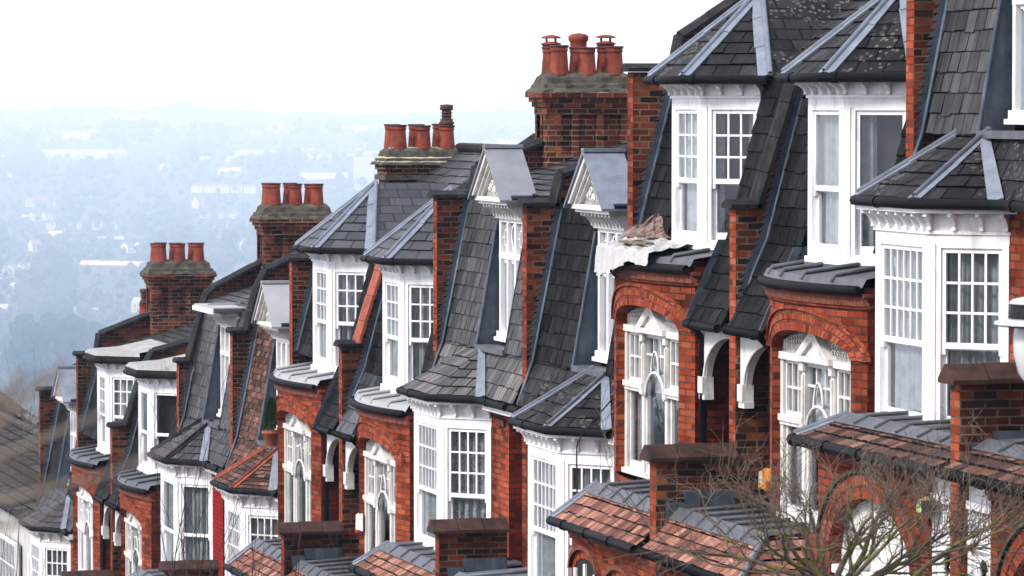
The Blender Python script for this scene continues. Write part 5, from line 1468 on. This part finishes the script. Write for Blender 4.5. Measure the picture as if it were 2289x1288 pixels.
# woods: one mass of small crowns
def woods(name, n, gen, mats, seed):
    rr = random.Random(seed); b = MB()
    t = (1 + 5 ** .5) / 2
    iv = [Vector(v).normalized() for v in ((-1, t, 0), (1, t, 0), (-1, -t, 0), (1, -t, 0), (0, -1, t), (0, 1, t), (0, -1, -t), (0, 1, -t), (t, 0, -1), (t, 0, 1), (-t, 0, -1), (-t, 0, 1))]
    fc = [(0, 11, 5), (0, 5, 1), (0, 1, 7), (0, 7, 10), (0, 10, 11), (1, 5, 9), (5, 11, 4), (11, 10, 2), (10, 7, 6), (7, 1, 8), (3, 9, 4), (3, 4, 2), (3, 2, 6), (3, 6, 8), (3, 8, 9), (4, 9, 5), (2, 4, 11), (6, 2, 10), (8, 6, 7), (9, 8, 1)]
    for _ in range(n):
        px, r, s, hh = gen(rr); x, y = polar(px, r); z = terr(x, y)
        mt = rr.choice(mats)
        s *= 2.4; hh *= 2.6
        b.idx([(x + v.x * s * rr.uniform(.6, 1.25), y + v.y * s * rr.uniform(.6, 1.25), z + hh + v.z * s * rr.uniform(.6, 1.35)) for v in iv], fc, mt, False)
    o = b.build(name); o['kind'] = 'stuff'; return o
wm = [plain('far wood %d' % i, c, .95, .1, var=.4, scale=.1) for i, c in enumerate(((.045, .04, .032), (.035, .045, .025), (.06, .052, .042), (.05, .06, .03)))]
def g1(rr):
    r = 1150 + 3900 * rr.random() ** 1.3; px = rr.uniform(-120, 1250)
    cl = math.sin(px * .013 + r * .004) + math.sin(px * .031 - r * .0023 + 2)
    s = rr.uniform(2.0, 4.6) * (1.35 if cl > .4 else .8); return px, r, s, s * rr.uniform(.5, 1.5) + (2 if cl > .4 else 0)
woods('valley_woodland', 5200, g1, wm, 5)
def g2(rr):
    px = rr.uniform(-120, 1300); r = rr.uniform(4900, 5150)
    big = math.exp(-((px - 410) / 60) ** 2) * 13 + math.exp(-((px - 160) / 50) ** 2) * 7 + math.exp(-((px - 250) / 25) ** 2) * 6 + math.exp(-((px - 540) / 30) ** 2) * 4 + math.exp(-((px - 700) / 45) ** 2) * 3
    s = rr.uniform(2.5, 5); return px, r, s, rr.random() * (3 + big)
woods('skyline_woodland', 3400, g2, wm, 9)
def g3_(rr):
    px = rr.choice((150, 170, 320, 540, 545, 900, 60)) + rr.gauss(0, 24); r = 1350 + rr.gauss(0, 60) + (px - 300) * .4
    return px, r, rr.uniform(2, 4.5), rr.uniform(1, 15)
wd_ = [plain('dark evergreen wood', (.014, .02, .012), .95, .05, var=.4, scale=.1)]
woods('dark_copse', 640, g3_, wd_, 3)
# bare trees rising behind the roofs at the left
M['far_bark'] = plain('far bare bark', (.09, .075, .06), .95, .1, var=.3, scale=.5)
def far_tree(x, y, h, seed):
    z0 = ground(y); t = thing('bare_tree', (x, y, z0), 'tall bare tree behind the roofs at the foot of the hill', 'tree', 'bare trees at the foot of the hill')
    rr = random.Random(seed); tr = MB(); tw = MB()
    tr.tube([(x, y, z0 - .5), (x, y, z0 + h * .3)], [.4, .3], 8, 'far_bark')
    for i in range(7):
        a = i * .9 + rr.random(); d = Vector((math.cos(a) * .55, math.sin(a) * .55, 1))
        limb([tr, tr, tw, tw], (x, y, z0 + h * .28), d, h * rr.uniform(.3, .42), .13, 0, rr, ['far_bark'], 3, .6, .2, 6, (1, 2), .2, .8)
    tr.build('trunk', t); tw.build('crown', t)
KF0 = KF; KF = 1.0
for i, (px, r, top) in enumerate(((20, 230, 800), (75, 245, 845), (130, 235, 835), (190, 260, 800), (245, 250, 830), (-30, 215, 780), (100, 300, 770), (300, 290, 850))):
    x, y = polar(px, r); zt = (230 - top) / 9300 * r * math.cos(R(7)); far_tree(x, y, max(9, zt + 1.7 + .138 * y), 40 + i)

# ------------------------------------------------------------------ haze
b = MB(); b.box(-8000, 13000, -70, 15000, -420, 78, 'dim')
me_o = b.build('haze'); hm = bpy.data.materials.new('haze'); hm.use_nodes = True; ht = hm.node_tree; ht.nodes.clear()
pv = ht.nodes.new('ShaderNodeVolumePrincipled'); pv.inputs['Color'].default_value = (.52, .72, 1, 1); pv.inputs['Absorption Color'].default_value = (1, 1, 1, 1); pv.inputs['Density'].default_value = HAZE; pv.inputs['Anisotropy'].default_value = .0
oo = ht.nodes.new('ShaderNodeOutputMaterial'); ht.links.new(pv.outputs[0], oo.inputs['Volume'])
me_o.data.materials.clear(); me_o.data.materials.append(hm); me_o['kind'] = 'stuff'
